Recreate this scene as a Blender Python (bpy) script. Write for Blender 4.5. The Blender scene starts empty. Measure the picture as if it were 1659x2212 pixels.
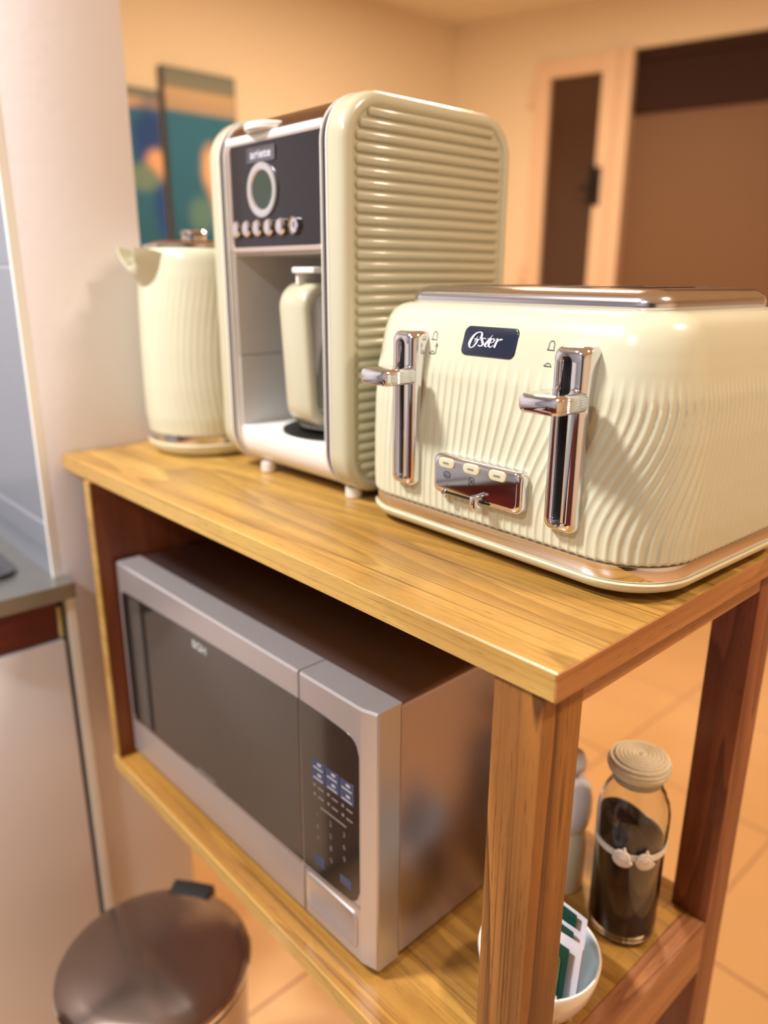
import bpy, bmesh, math, random
from mathutils import Vector, Matrix
random.seed(7)
S = bpy.context.scene
COL = S.collection
PI = math.pi

# ------------------------------------------------------------------ camera
CAM_LOC = (0.23266, -0.35656, 0.23010)
YAW, PITCH, ROLL = 0.82989, 0.30019, 0.00487
FPX = 1644.2
def cam_axes():
    cy, sy = math.cos(YAW), math.sin(YAW)
    f = Vector((-sy * math.cos(PITCH), cy * math.cos(PITCH), -math.sin(PITCH)))
    r = Vector((cy, sy, 0)); u = r.cross(f)
    return (r * math.cos(ROLL) + u * math.sin(ROLL), -r * math.sin(ROLL) + u * math.cos(ROLL), f)
r_, u_, f_ = cam_axes()
cd = bpy.data.cameras.new('camera'); cam = bpy.data.objects.new('camera', cd); COL.objects.link(cam)
m = Matrix.Identity(4)
for i in range(3):
    m[i][0] = r_[i]; m[i][1] = u_[i]; m[i][2] = -f_[i]; m[i][3] = CAM_LOC[i]
cam.matrix_world = m
cd.sensor_fit = 'VERTICAL'; cd.sensor_height = 36.0; cd.lens = FPX / 2212.0 * 36.0
cd.clip_start = 0.01; cd.clip_end = 60
cd.dof.use_dof = True; cd.dof.focus_distance = 0.58; cd.dof.aperture_fstop = 2.8
S.camera = cam

# ------------------------------------------------------------------ world, lights, exposure
w = bpy.data.worlds.new('world'); S.world = w; w.use_nodes = True
w.node_tree.nodes['Background'].inputs[0].default_value = (1.0, 0.93, 0.87, 1)
w.node_tree.nodes['Background'].inputs[1].default_value = 0.35
S.view_settings.view_transform = 'Standard'; S.view_settings.look = 'None'
S.view_settings.gamma = 1.0; S.view_settings.use_curve_mapping = False
S.view_settings.exposure = 0.0
FLOOR = -1.02; CEIL = 1.37

def area(name, loc, size, power, color, target=None, sy=None, shape='DISK'):
    ld = bpy.data.lights.new(name, 'AREA'); ld.energy = power; ld.color = color
    ld.shape = shape; ld.size = size
    if sy: ld.size_y = sy
    o = bpy.data.objects.new(name, ld); o.location = loc; COL.objects.link(o)
    if target:
        o.rotation_euler = (Vector(target) - Vector(loc)).to_track_quat('-Z', 'Y').to_euler()
    return o
area('kitchen_ceiling_light', (-0.80, -0.85, CEIL - 0.03), 0.28, 56, (1.0, 0.985, 0.98))
area('kitchen_second_light', (0.0, -1.50, CEIL - 0.03), 0.28, 20, (0.95, 0.98, 1.0))
area('dining_ceiling_light', (-1.3, 1.5, CEIL - 0.03), 0.35, 40, (1.0, 0.73, 0.46))
area('living_ceiling_light', (0.75, 0.55, CEIL - 0.03), 0.22, 22, (1.0, 0.83, 0.66))

# ------------------------------------------------------------------ materials
def lin(c):
    out = []
    for v in c[:3]:
        v = v / 255.0
        out.append(v / 12.92 if v <= 0.04045 else ((v + 0.055) / 1.055) ** 2.4)
    return (*out, 1.0)
MATS = {}
def mat(name, rgb, rough=0.5, metal=0.0, **kw):
    if name in MATS: return MATS[name]
    mt = bpy.data.materials.new(name); mt.use_nodes = True
    nt = mt.node_tree; b = nt.nodes['Principled BSDF']
    b.inputs['Base Color'].default_value = lin(rgb)
    b.inputs['Roughness'].default_value = rough; b.inputs['Metallic'].default_value = metal
    if 'coat' in kw: b.inputs['Coat Weight'].default_value = kw['coat']; b.inputs['Coat Roughness'].default_value = kw.get('coat_rough', 0.05)
    if 'trans' in kw: b.inputs['Transmission Weight'].default_value = kw['trans']
    if 'ior' in kw: b.inputs['IOR'].default_value = kw['ior']
    if 'emit' in kw:
        b.inputs['Emission Color'].default_value = lin(rgb); b.inputs['Emission Strength'].default_value = kw['emit']
    if 'sub' in kw:
        b.inputs['Subsurface Weight'].default_value = kw['sub']; b.inputs['Subsurface Scale'].default_value = 0.01
    # fine procedural variation
    v = kw.get('vary', 0.03); sc = kw.get('vscale', 30)
    tc = nt.nodes.new('ShaderNodeTexCoord'); nz = nt.nodes.new('ShaderNodeTexNoise'); nz.inputs['Scale'].default_value = sc
    nz.inputs['Detail'].default_value = 3
    nt.links.new(tc.outputs['Object'], nz.inputs['Vector'])
    mx = nt.nodes.new('ShaderNodeMix'); mx.data_type = 'RGBA'
    c = lin(rgb)
    mx.inputs[6].default_value = tuple(min(1, x * (1 - v)) for x in c[:3]) + (1,)
    mx.inputs[7].default_value = tuple(min(1, x * (1 + v)) for x in c[:3]) + (1,)
    nt.links.new(nz.outputs['Fac'], mx.inputs[0]); nt.links.new(mx.outputs[2], b.inputs['Base Color'])
    if kw.get('bump'):
        bp = nt.nodes.new('ShaderNodeBump'); bp.inputs['Strength'].default_value = kw['bump']; bp.inputs['Distance'].default_value = kw.get('bdist', 0.001)
        n2 = nt.nodes.new('ShaderNodeTexNoise'); n2.inputs['Scale'].default_value = kw.get('bscale', 200); n2.inputs['Detail'].default_value = 4
        nt.links.new(tc.outputs['Object'], n2.inputs['Vector']); nt.links.new(n2.outputs['Fac'], bp.inputs['Height'])
        nt.links.new(bp.outputs['Normal'], b.inputs['Normal'])
    MATS[name] = mt
    return mt

def wood(name, axis, light, mid, dark, ring=0.5, rough=0.38, seed=0.0, across=45, ringscale=9):
    """grain runs along axis (0,1,2)"""
    mt = bpy.data.materials.new(name); mt.use_nodes = True
    nt = mt.node_tree; N = nt.nodes.new; L = nt.links.new; b = nt.nodes['Principled BSDF']
    tc = N('ShaderNodeTexCoord')
    def mapped(al, ac, off=0.0):
        mp = N('ShaderNodeMapping'); s = [ac, ac, ac]; s[axis] = al
        mp.inputs['Scale'].default_value = s; mp.inputs['Location'].default_value = (seed + off, seed * 1.7 + off, seed * .6)
        L(tc.outputs['Object'], mp.inputs['Vector']); return mp.outputs['Vector']
    # growth bands: warped stretched field
    n1 = N('ShaderNodeTexNoise'); n1.inputs['Scale'].default_value = 1; n1.inputs['Detail'].default_value = 2; n1.inputs['Distortion'].default_value = .25
    L(mapped(1.3, ringscale), n1.inputs['Vector'])
    mul = N('ShaderNodeMath'); mul.operation = 'MULTIPLY'; mul.inputs[1].default_value = 9.0; L(n1.outputs['Fac'], mul.inputs[0])
    fr = N('ShaderNodeMath'); fr.operation = 'FRACT'; L(mul.outputs[0], fr.inputs[0])
    rp = N('ShaderNodeValToRGB'); e = rp.color_ramp.elements
    e[0].position = 0; e[0].color = (0.0, 0, 0, 1); e[1].position = .8; e[1].color = (.75, .75, .75, 1)
    q = rp.color_ramp.elements.new(.93); q.color = (1, 1, 1, 1); q = rp.color_ramp.elements.new(1.0); q.color = (.05, .05, .05, 1)
    L(fr.outputs[0], rp.inputs[0])
    n2 = N('ShaderNodeTexNoise'); n2.inputs['Scale'].default_value = 1; n2.inputs['Detail'].default_value = 5
    L(mapped(2.2, across * 9.0, 3), n2.inputs['Vector'])
    n5 = N('ShaderNodeTexNoise'); n5.inputs['Scale'].default_value = 1; n5.inputs['Detail'].default_value = 3
    L(mapped(2.0, across * 2.0, 11), n5.inputs['Vector'])
    n3 = N('ShaderNodeTexNoise'); n3.inputs['Scale'].default_value = 1; n3.inputs['Detail'].default_value = 2
    L(mapped(1.5, 14, 7), n3.inputs['Vector'])
    n4 = N('ShaderNodeTexNoise'); n4.inputs['Scale'].default_value = 1; n4.inputs['Detail'].default_value = 2
    L(mapped(45, 1300, 5), n4.inputs['Vector'])
    mA = N('ShaderNodeMix'); mA.data_type = 'RGBA'; mA.inputs[6].default_value = lin(light); mA.inputs[7].default_value = lin(mid)
    r3 = N('ShaderNodeMapRange'); r3.inputs[1].default_value = .35; r3.inputs[2].default_value = .65; L(n3.outputs['Fac'], r3.inputs[0]); L(r3.outputs[0], mA.inputs[0])
    mB = N('ShaderNodeMix'); mB.data_type = 'RGBA'; mB.inputs[7].default_value = lin(dark)
    L(mA.outputs[2], mB.inputs[6])
    k = N('ShaderNodeMath'); k.operation = 'MULTIPLY'; k.inputs[1].default_value = ring; L(rp.outputs['Color'], k.inputs[0]); L(k.outputs[0], mB.inputs[0])
    mC = N('ShaderNodeMix'); mC.data_type = 'RGBA'; mC.inputs[7].default_value = lin(dark); L(mB.outputs[2], mC.inputs[6])
    r2 = N('ShaderNodeMapRange'); r2.inputs[1].default_value = .50; r2.inputs[2].default_value = .70; r2.inputs[4].default_value = .95
    L(n2.outputs['Fac'], r2.inputs[0])
    r5 = N('ShaderNodeMapRange'); r5.inputs[1].default_value = .42; r5.inputs[2].default_value = .66; r5.inputs[3].default_value = .12; L(n5.outputs['Fac'], r5.inputs[0])
    mm = N('ShaderNodeMath'); mm.operation = 'MULTIPLY'; L(r2.outputs[0], mm.inputs[0]); L(r5.outputs[0], mm.inputs[1]); L(mm.outputs[0], mC.inputs[0])
    mD = N('ShaderNodeMix'); mD.data_type = 'RGBA'; mD.inputs[7].default_value = lin([x * .45 for x in dark]); L(mC.outputs[2], mD.inputs[6])
    r4 = N('ShaderNodeMapRange'); r4.inputs[1].default_value = .60; r4.inputs[2].default_value = .72; r4.inputs[4].default_value = .55
    L(n4.outputs['Fac'], r4.inputs[0]); L(r4.outputs[0], mD.inputs[0])
    L(mD.outputs[2], b.inputs['Base Color'])
    b.inputs['Roughness'].default_value = rough
    bp = N('ShaderNodeBump'); bp.inputs['Strength'].default_value = .12; bp.inputs['Distance'].default_value = .0006
    L(n2.outputs['Fac'], bp.inputs['Height']); L(bp.outputs['Normal'], b.inputs['Normal'])
    return mt

CREAM = mat('cream_enamel', (208, 205, 178), .22, coat=.6, vary=.01)
CREAM_D = mat('cream_plastic', (208, 201, 170), .28, coat=.4, vary=.01)
SAGE = mat('cream_shell', (192, 187, 160), .24, coat=.6, vary=.01)
WHITE = mat('white_plastic', (236, 233, 228), .35, vary=.01)
WHITE_W = mat('white_rim', (240, 238, 232), .3, vary=.01)
CHROME = mat('chrome', (226, 224, 228), .07, 1.0, vary=.01)
BRUSHED = mat('brushed_chrome', (214, 212, 218), .17, 1.0, vary=.02)
STEEL = mat('silver_paint', (196, 190, 190), .36, .68, vary=.02)
STEEL_T = mat('silver_case', (170, 154, 152), .33, 1.0, vary=.02)
STEEL_C = mat('counter_steel', (150, 148, 142), .33, .8, vary=.04)
BLACK = mat('black_recess', (10, 9, 10), .45, vary=.05)
BLACKG = mat('black_gloss', (24, 23, 25), .08, coat=1.0, vary=.02)
GLASSD = mat('dark_door_glass', (38, 36, 33), .10, coat=.8, vary=.03)
GLASSP = mat('dark_panel_glass', (44, 38, 33), .12, coat=.7, vary=.03)
SMOKE = mat('smoked_mirror', (52, 48, 51), .12, .6, vary=.02)
NAVY = mat('navy_badge', (22, 32, 54), .25, coat=.5, vary=.02)
INK = mat('navy_ink', (34, 36, 66), .5)
BLKINK = mat('black_ink', (14, 12, 12), .5)
LOGO = mat('silver_lettering', (222, 224, 236), .35, .1)
GREYP = mat('grey_print', (128, 122, 116), .5)
PALEP = mat('pale_print', (170, 168, 168), .5)
BLUEP = mat('blue_print', (58, 68, 96), .35)
LCD = mat('green_display', (26, 46, 30), .25, coat=.3)
BROWNM = mat('brown_mirror_lid', (120, 92, 72), .14, .85, vary=.04)
LIDSTEEL = mat('bin_lid_steel', (142, 126, 118), .20, .9, vary=.06, vscale=6)
RUBBER = mat('black_rubber', (18, 17, 18), .6)
WALLM = mat('kitchen_wall_paint', (232, 227, 230), .75, bump=.25, bscale=60, vary=.02, vscale=5)
WALLO = mat('room_wall_paint', (240, 226, 204), .85, bump=.2, bscale=40, vary=.02, vscale=3)
CEILM = mat('ceiling_paint', (240, 230, 212), .9, vary=.01)
TILEW = mat('grey_wall_tile', (118, 122, 132), .30, coat=.3, vary=.07, vscale=7)
GROUT = mat('tile_grout', (150, 152, 156), .8)
FGROUT = mat('floor_grout', (196, 152, 116), .85)
FTILE = mat('terracotta_floor_tile', (216, 174, 124), .32, vary=.09, vscale=5, bump=.05, bscale=14)
DOORW = mat('white_cabinet_door', (230, 228, 234), .45, vary=.02, vscale=4)
REDWOOD = wood('red_brown_cabinet_wood', 1, (112, 34, 22), (88, 20, 14), (60, 14, 12), .4)
FRAMEP = mat('pale_door_frame', (236, 208, 184), .55)
BROWNGL = mat('dark_brown_glass', (74, 50, 38), .16, coat=.4, vary=.05, vscale=1.5)
BROWNPN = mat('brown_blind', (120, 88, 62), .6, vary=.10, vscale=1.2)
BROWNHD = mat('dark_brown_header', (50, 24, 18), .85, vary=.06, vscale=2)
CERAM = mat('white_ceramic', (240, 232, 222), .18, coat=.5, vary=.015)
CERAM_I = mat('pale_blue_glaze', (196, 212, 218), .2, coat=.5, vary=.02)
PAPER = mat('white_paper', (236, 230, 238), .7, vary=.02)
GREENP = mat('green_envelope', (10, 66, 52), .45, vary=.06)
GOLDP = mat('gold_print', (150, 150, 70), .4)
REDP = mat('red_print', (170, 30, 50), .5)
COFFEE = mat('ground_coffee', (44, 26, 18), .95, vary=.35, vscale=700, bump=.6, bscale=900)
ROPE = mat('jute_rope', (226, 212, 184), .85, vary=.15, vscale=300, bump=.6, bscale=500)
LACE = mat('white_lace', (238, 226, 212), .8, vary=.08, vscale=300, bump=.4, bscale=500)
BOTTLEM = mat('shaded_white_bottle', (226, 214, 188), .35, vary=.02)  # beige stands for shade on the white bottle's body
BOTTLEC = mat('pearl_bottle_cap', (232, 228, 232), .22, coat=.4, vary=.02)
GLASS = mat('clear_glass', (250, 250, 246), .02, trans=1.0, ior=1.45, vary=0.0)

WTOP = wood('golden_top_veneer', 0, (206, 164, 86), (168, 122, 54), (88, 56, 22), .42, .30, 1.3)
WEDGE = wood('golden_edge_band', 0, (204, 166, 94), (180, 138, 70), (130, 90, 42), .22, .4, 2.3)
WEDGEY = wood('brown_edge_band', 1, (200, 146, 92), (178, 120, 70), (118, 66, 36), .35, .4, 4.1)
WRAILY = wood('cathedral_rail', 1, (204, 150, 100), (176, 118, 74), (104, 52, 34), .6, .42, 5.2, ringscale=16)
WLEG = wood('brown_leg_wood', 2, (168, 112, 54), (132, 78, 34), (54, 24, 8), .8, .42, 3.4, ringscale=14)
WLEGB = wood('red_brown_leg_wood', 2, (156, 92, 58), (128, 68, 40), (70, 28, 16), .6, .42, 8.8, ringscale=14)
WSHELF = wood('shelf_veneer', 0, (200, 154, 78), (172, 122, 54), (92, 54, 22), .42, .30, 6.6)
WPANEL = wood('side_panel_wood', 2, (140, 78, 38), (112, 54, 26), (72, 28, 14), .4, .4, 9.1)

# ------------------------------------------------------------------ geometry helpers
class G:
    """collects shapes (world coordinates) in one bmesh"""
    def __init__(s): s.bm = bmesh.new()
    def add(s, verts, faces):
        vs = [s.bm.verts.new(v) for v in verts]
        for f in faces:
            try: s.bm.faces.new([vs[i] for i in f])
            except ValueError: pass
        return s
    def box(s, x0, x1, y0, y1, z0, z1, bev=0, seg=2, rot=None, piv=None):
        t = bmesh.new()
        vs = [t.verts.new((x, y, z)) for x in (x0, x1) for y in (y0, y1) for z in (z0, z1)]
        for f in ((0, 1, 3, 2), (4, 6, 7, 5), (0, 4, 5, 1), (2, 3, 7, 6), (0, 2, 6, 4), (1, 5, 7, 3)): t.faces.new([vs[i] for i in f])
        if bev: bmesh.ops.bevel(t, geom=list(t.edges), offset=bev, segments=seg, profile=.5, affect='EDGES')
        s._merge(t, rot, piv); return s
    def _merge(s, t, rot=None, piv=None):
        t.verts.index_update()
        vl = []
        for v in t.verts:
            c = v.co
            if rot is not None: c = rot @ (c - Vector(piv)) + Vector(piv)
            vl.append(tuple(c))
        s.add(vl, [[v.index for v in f.verts] for f in t.faces]); t.free()
    def loft(s, rings, closed=True, cap0=True, cap1=True):
        n = len(rings[0]); V = [tuple(p) for r in rings for p in r]; F = []
        for i in range(len(rings) - 1):
            for j in range(n if closed else n - 1):
                k = (j + 1) % n; F.append((i * n + j, i * n + k, (i + 1) * n + k, (i + 1) * n + j))
        if cap0: F.append(tuple(range(n - 1, -1, -1)))
        if cap1: F.append(tuple((len(rings) - 1) * n + j for j in range(n)))
        return s.add(V, F)
    def lathe(s, prof, c, n=48, cap0=True, cap1=True, sx=1, sy=1):
        rings = [[(c[0] + r * sx * math.cos(2 * PI * j / n), c[1] + r * sy * math.sin(2 * PI * j / n), c[2] + z) for j in range(n)] for r, z in prof]
        return s.loft(rings, True, cap0, cap1)
    def tube(s, pts, r, n=8, cap=True, closed=False):
        pts = [Vector(p) for p in pts]; rings = []; up = None
        for i, p in enumerate(pts):
            if closed: d = (pts[(i + 1) % len(pts)] - pts[i - 1])
            else: d = (pts[min(i + 1, len(pts) - 1)] - pts[max(i - 1, 0)])
            d.normalize()
            if up is None: up = d.orthogonal().normalized()
            up = (up - d * up.dot(d)).normalized(); q = d.cross(up)
            rr = r[i] if isinstance(r, (list, tuple)) else r
            rings.append([p + (up * math.cos(2 * PI * j / n) + q * math.sin(2 * PI * j / n)) * rr for j in range(n)])
        if closed: rings.append(rings[0]); return s.loft(rings, True, False, False)
        return s.loft(rings, True, cap, cap)
    def ext(s, poly, y0, y1, plane='xz'):
        """extrude a 2D outline; plane xz -> along y, yz -> along x, xy -> along z"""
        f = {'xz': lambda a, b, t: (a, t, b), 'yz': lambda a, b, t: (t, a, b), 'xy': lambda a, b, t: (a, b, t)}[plane]
        return s.loft([[f(a, b, y0) for a, b in poly], [f(a, b, y1) for a, b in poly]])

def rrect(cx, cz, hx, hz, r, n=6):
    r = max(min(r, hx, hz), 1e-5); P = []
    for (sx, sz, a0) in ((1, -1, -90), (1, 1, 0), (-1, 1, 90), (-1, -1, 180)):
        for i in range(n + 1):
            a = math.radians(a0 + 90 * i / n)
            P.append((cx + sx * (hx - r) + r * math.cos(a), cz + sz * (hz - r) + r * math.sin(a)))
    return P

class T:
    def __init__(s, name, label, cat, loc, group=None, rotz=0):
        s.loc = Vector(loc); o = bpy.data.objects.new(name, None); o.empty_display_size = .02
        o.location = loc; o.rotation_euler = (0, 0, rotz); COL.objects.link(o); s.o = o
        o['label'] = label; o['category'] = cat
        if group: o['group'] = group
    def part(s, name, g, mt, parent=None, label=None, angle=35):
        o = mesh_obj(name, g, mt, s.loc, angle); o.parent = parent or s.o
        if label: o['label'] = label
        return o

def mesh_obj(name, g, mt, off=Vector((0, 0, 0)), angle=35):
    bm = g.bm
    bmesh.ops.recalc_face_normals(bm, faces=bm.faces)
    th = math.radians(angle)
    for f in bm.faces: f.smooth = True
    for e in bm.edges:
        if len(e.link_faces) != 2 or e.calc_face_angle(0) > th: e.smooth = False
    for v in bm.verts: v.co -= Vector(off)
    me = bpy.data.meshes.new(name); bm.to_mesh(me); bm.free()
    for k in (mt if isinstance(mt, (list, tuple)) else [mt]): me.materials.append(k)
    o = bpy.data.objects.new(name, me); COL.objects.link(o); return o

def single(name, g, mt, label, cat, group=None, kind=None, angle=35, origin=None):
    off = Vector(origin) if origin else Vector((0, 0, 0))
    o = mesh_obj(name, g, mt, off, angle); o.location = off
    if label: o['label'] = label
    if cat: o['category'] = cat
    if group: o['group'] = group
    if kind: o['kind'] = kind
    return o
def struct(name, g, mt, label=None, parent=None):
    o = mesh_obj(name, g, mt)
    if parent: o.parent = parent
    else:
        o['kind'] = 'structure'; o['label'] = label; o['category'] = name.split('_')[0]
    return o

def text_geo(txt, size, fn, shear=0.0, offset=0.0, spacing=1.0):
    """text outline filled; fn maps (u,v) to a world point"""
    cu = bpy.data.curves.new('lettering', 'FONT'); cu.body = txt; cu.size = size; cu.shear = shear; cu.offset = offset
    cu.align_x = 'CENTER'; cu.align_y = 'CENTER'; cu.space_character = spacing; cu.resolution_u = 4
    ob = bpy.data.objects.new('lettering', cu); COL.objects.link(ob)
    dg = bpy.context.evaluated_depsgraph_get(); me = bpy.data.meshes.new_from_object(ob.evaluated_get(dg))
    g = G(); g.add([fn(v.co.x, v.co.y) for v in me.vertices], [tuple(p.vertices) for p in me.polygons])
    bpy.data.objects.remove(ob); bpy.data.curves.remove(cu); bpy.data.meshes.remove(me)
    return g
def ribbon(g, pts, fn):
    """pts (u,v,width) calligraphic stroke mapped by fn"""
    V = []
    for i, (x, y, wd) in enumerate(pts):
        a = pts[max(i - 1, 0)]; b = pts[min(i + 1, len(pts) - 1)]
        dx, dy = b[0] - a[0], b[1] - a[1]; l = math.hypot(dx, dy) or 1
        nx, ny = -dy / l * wd / 2, dx / l * wd / 2
        V += [fn(x + nx, y + ny), fn(x - nx, y - ny)]
    g.add(V, [(2 * i, 2 * i + 1, 2 * i + 3, 2 * i + 2) for i in range(len(pts) - 1)])
def dense(pts, k=5):
    out = []
    n = len(pts)
    for i in range(n - 1):
        p0 = pts[max(i - 1, 0)]; p1 = pts[i]; p2 = pts[i + 1]; p3 = pts[min(i + 2, n - 1)]
        for j in range(k):
            t = j / k
            out.append(tuple(.5 * ((2 * b) + (-a + c) * t + (2 * a - 5 * b + 4 * c - d) * t * t + (-a + 3 * b - 3 * c + d) * t ** 3) for a, b, c, d in zip(p0, p1, p2, p3)))
    out.append(tuple(pts[-1])); return out
def sstep(a, b, x):
    t = max(0, min(1, (x - a) / (b - a))); return t * t * (3 - 2 * t)

# ================================================================== SETTING
X0, X1R, YF = -2.6, 2.3, -2.3
BA = Vector((-2.168, 2.7943, 0)); BU = Vector((math.cos(math.radians(14)), math.sin(math.radians(14)), 0)); BN = Vector((-BU.y, BU.x, 0))
def bp(s, t, z): p = BA + BU * s + BN * t; return (p.x, p.y, z)
def bbox(g, s0, s1, t0, t1, z0, z1):
    V = [bp(s, t, z) for s in (s0, s1) for t in (t0, t1) for z in (z0, z1)]
    return g.add(V, ((0, 1, 3, 2), (4, 6, 7, 5), (0, 4, 5, 1), (2, 3, 7, 6), (0, 2, 6, 4), (1, 5, 7, 3)))

# floor slab + individual tiles (33 cm, laid at 45 degrees to nothing: parallel to the cart)
floor = struct('floor', G().box(X0 - .1, X1R + .1, YF - .1, 4.1, FLOOR - .06, FLOOR - .003), FGROUT, 'floor of square terracotta beige tiles')
tg = G().box(-.2175, .2175, -.2175, .2175, -.003, .0, .0015, 1)
tm = mesh_obj('tile', tg, FTILE); tile_mesh = tm.data; bpy.data.objects.remove(tm)
ca, sa = math.cos(math.radians(0)), math.sin(math.radians(0))
for i in range(-6, 7):
    for j in range(-6, 10):
        x = -.24 + .22 + i * .44; y = .88 + .22 + j * .44
        if X0 - .1 < x < X1R + .1 and YF - .1 < y < 3.9:
            if y > BA.y + (x - BA.x) * .2493 + .1: continue
            o = bpy.data.objects.new('tile', tile_mesh); o.location = (x, y, FLOOR); o.parent = floor; COL.objects.link(o)

struct('ceiling', G().box(X0 - .1, X1R + .1, YF - .1, 4.2, CEIL, CEIL + .08), CEILM, 'plain cream ceiling of the room')
struct('wall_left', G().box(X0 - .1, X0, .138, 2.95, FLOOR, CEIL), WALLO, 'warm lit far left wall behind the paintings')
struct('wall_right', G().box(X1R, X1R + .1, YF, 4.1, FLOOR, CEIL), WALLO, 'wall on the right outside the frame')
struct('wall_front', G().box(X0, X1R, YF - .1, YF, FLOOR, CEIL), mat('grey_back_wall', (150, 148, 152), .6), 'kitchen wall behind the camera')
struct('wall_kitchen', G().box(-2.3, -2.2, YF, -.031, FLOOR, CEIL), WALLM, 'kitchen side wall outside the frame')
# partition wall that ends beside the cart
struct('wall_partition', G().box(X0, -.8, -.024, .138, FLOOR, CEIL, .003), WALLM, 'pinkish white partition wall end beside the cart')
wt = bpy.data.objects['wall_partition']
g = G().box(-2.2, -.803, -.0306, -.0235, FLOOR, CEIL)
mesh_obj('tile_grout', g, GROUT).parent = wt
zs_ = [-.1735, -.0945, .2400, .5745, .909, 1.2435]
xs_ = [-.806, -1.253, -1.700, -2.147]
for a in range(len(zs_) - 1):
    for b in range(len(xs_) - 1):
        o = mesh_obj('tile', G().box(xs_[b + 1] + .002, xs_[b] - .0005, -.0315, -.0242, zs_[a] + .002, zs_[a + 1] - .002, .0012, 1), TILEW); o.parent = wt
o = mesh_obj('corner_trim', G().box(-.806, -.7995, -.0325, -.022, -.1735, CEIL), WHITE_W); o.parent = wt

# back wall with openings cut as pieces around the glazed door and the big window
gb = G()
bbox(gb, -.75, -.02, 0, .1, FLOOR, CEIL); bbox(gb, -.02, 1.9, 0, .1, 1.158, CEIL); bbox(gb, 1.9, 4.8, 0, .1, FLOOR, CEIL)
struct('wall_back', gb, WALLO, 'far wall with the glazed door and the dark window')
# glazed door leaf
gd = G()
bbox(gd, -.02, .055, -.02, .06, FLOOR, 1.155); bbox(gd, .055, .300, -.02, .06, 1.085, 1.155); bbox(gd, .300, .365, -.035, .06, FLOOR, 1.155); bbox(gd, .055, .300, -.02, .06, FLOOR, FLOOR + .25)
door = struct('door_1', gd, FRAMEP, 'narrow pale framed glazed door in the far wall')
g = G(); bbox(g, .055, .300, .012, .022, FLOOR + .25, 1.085); mesh_obj('pane', g, BROWNGL).parent = door
g = G(); bbox(g, .285, .30, -.075, -.035, .55, .72); bbox(g, .30, .33, -.045, -.035, .54, .70); bbox(g, .25, .30, -.085, -.065, .60, .625)
h = mesh_obj('door_handle', g, mat('dark_handle', (40, 28, 22), .4, .3)); h.parent = door
g = G()
for z in (1.02, .25, -.6): bbox(g, -.04, -.018, -.03, .01, z - .04, z + .04)
mesh_obj('hinge', g, FRAMEP).parent = door
# jamb between
g = G(); bbox(g, .365, .425, -.02, .1, FLOOR, 1.158)
struct('trim_1', g, FRAMEP, 'pale post between the door and the dark window')
gw = G()
bbox(gw, .425, 1.9, .02, .08, 1.115, 1.158); bbox(gw, 1.86, 1.9, .02, .08, FLOOR, 1.115); bbox(gw, .425, 1.86, .02, .08, FLOOR, FLOOR + .05)
win = struct('window_1', gw, BROWNHD, 'large dark brown sliding window right of the glazed door')
g = G(); bbox(g, .425, 1.86, .03, .07, .915, 1.115); mesh_obj('header_panel', g, BROWNHD).parent = win
g = G(); bbox(g, .425, 1.86, .055, .06, FLOOR + .05, .915); mesh_obj('roller_blind', g, BROWNPN).parent = win
struct('baseboard_left', G().box(X0, X0 + .012, .14, 2.7, FLOOR, FLOOR + .08), WALLO, 'low baseboard of the far left wall')

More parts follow.
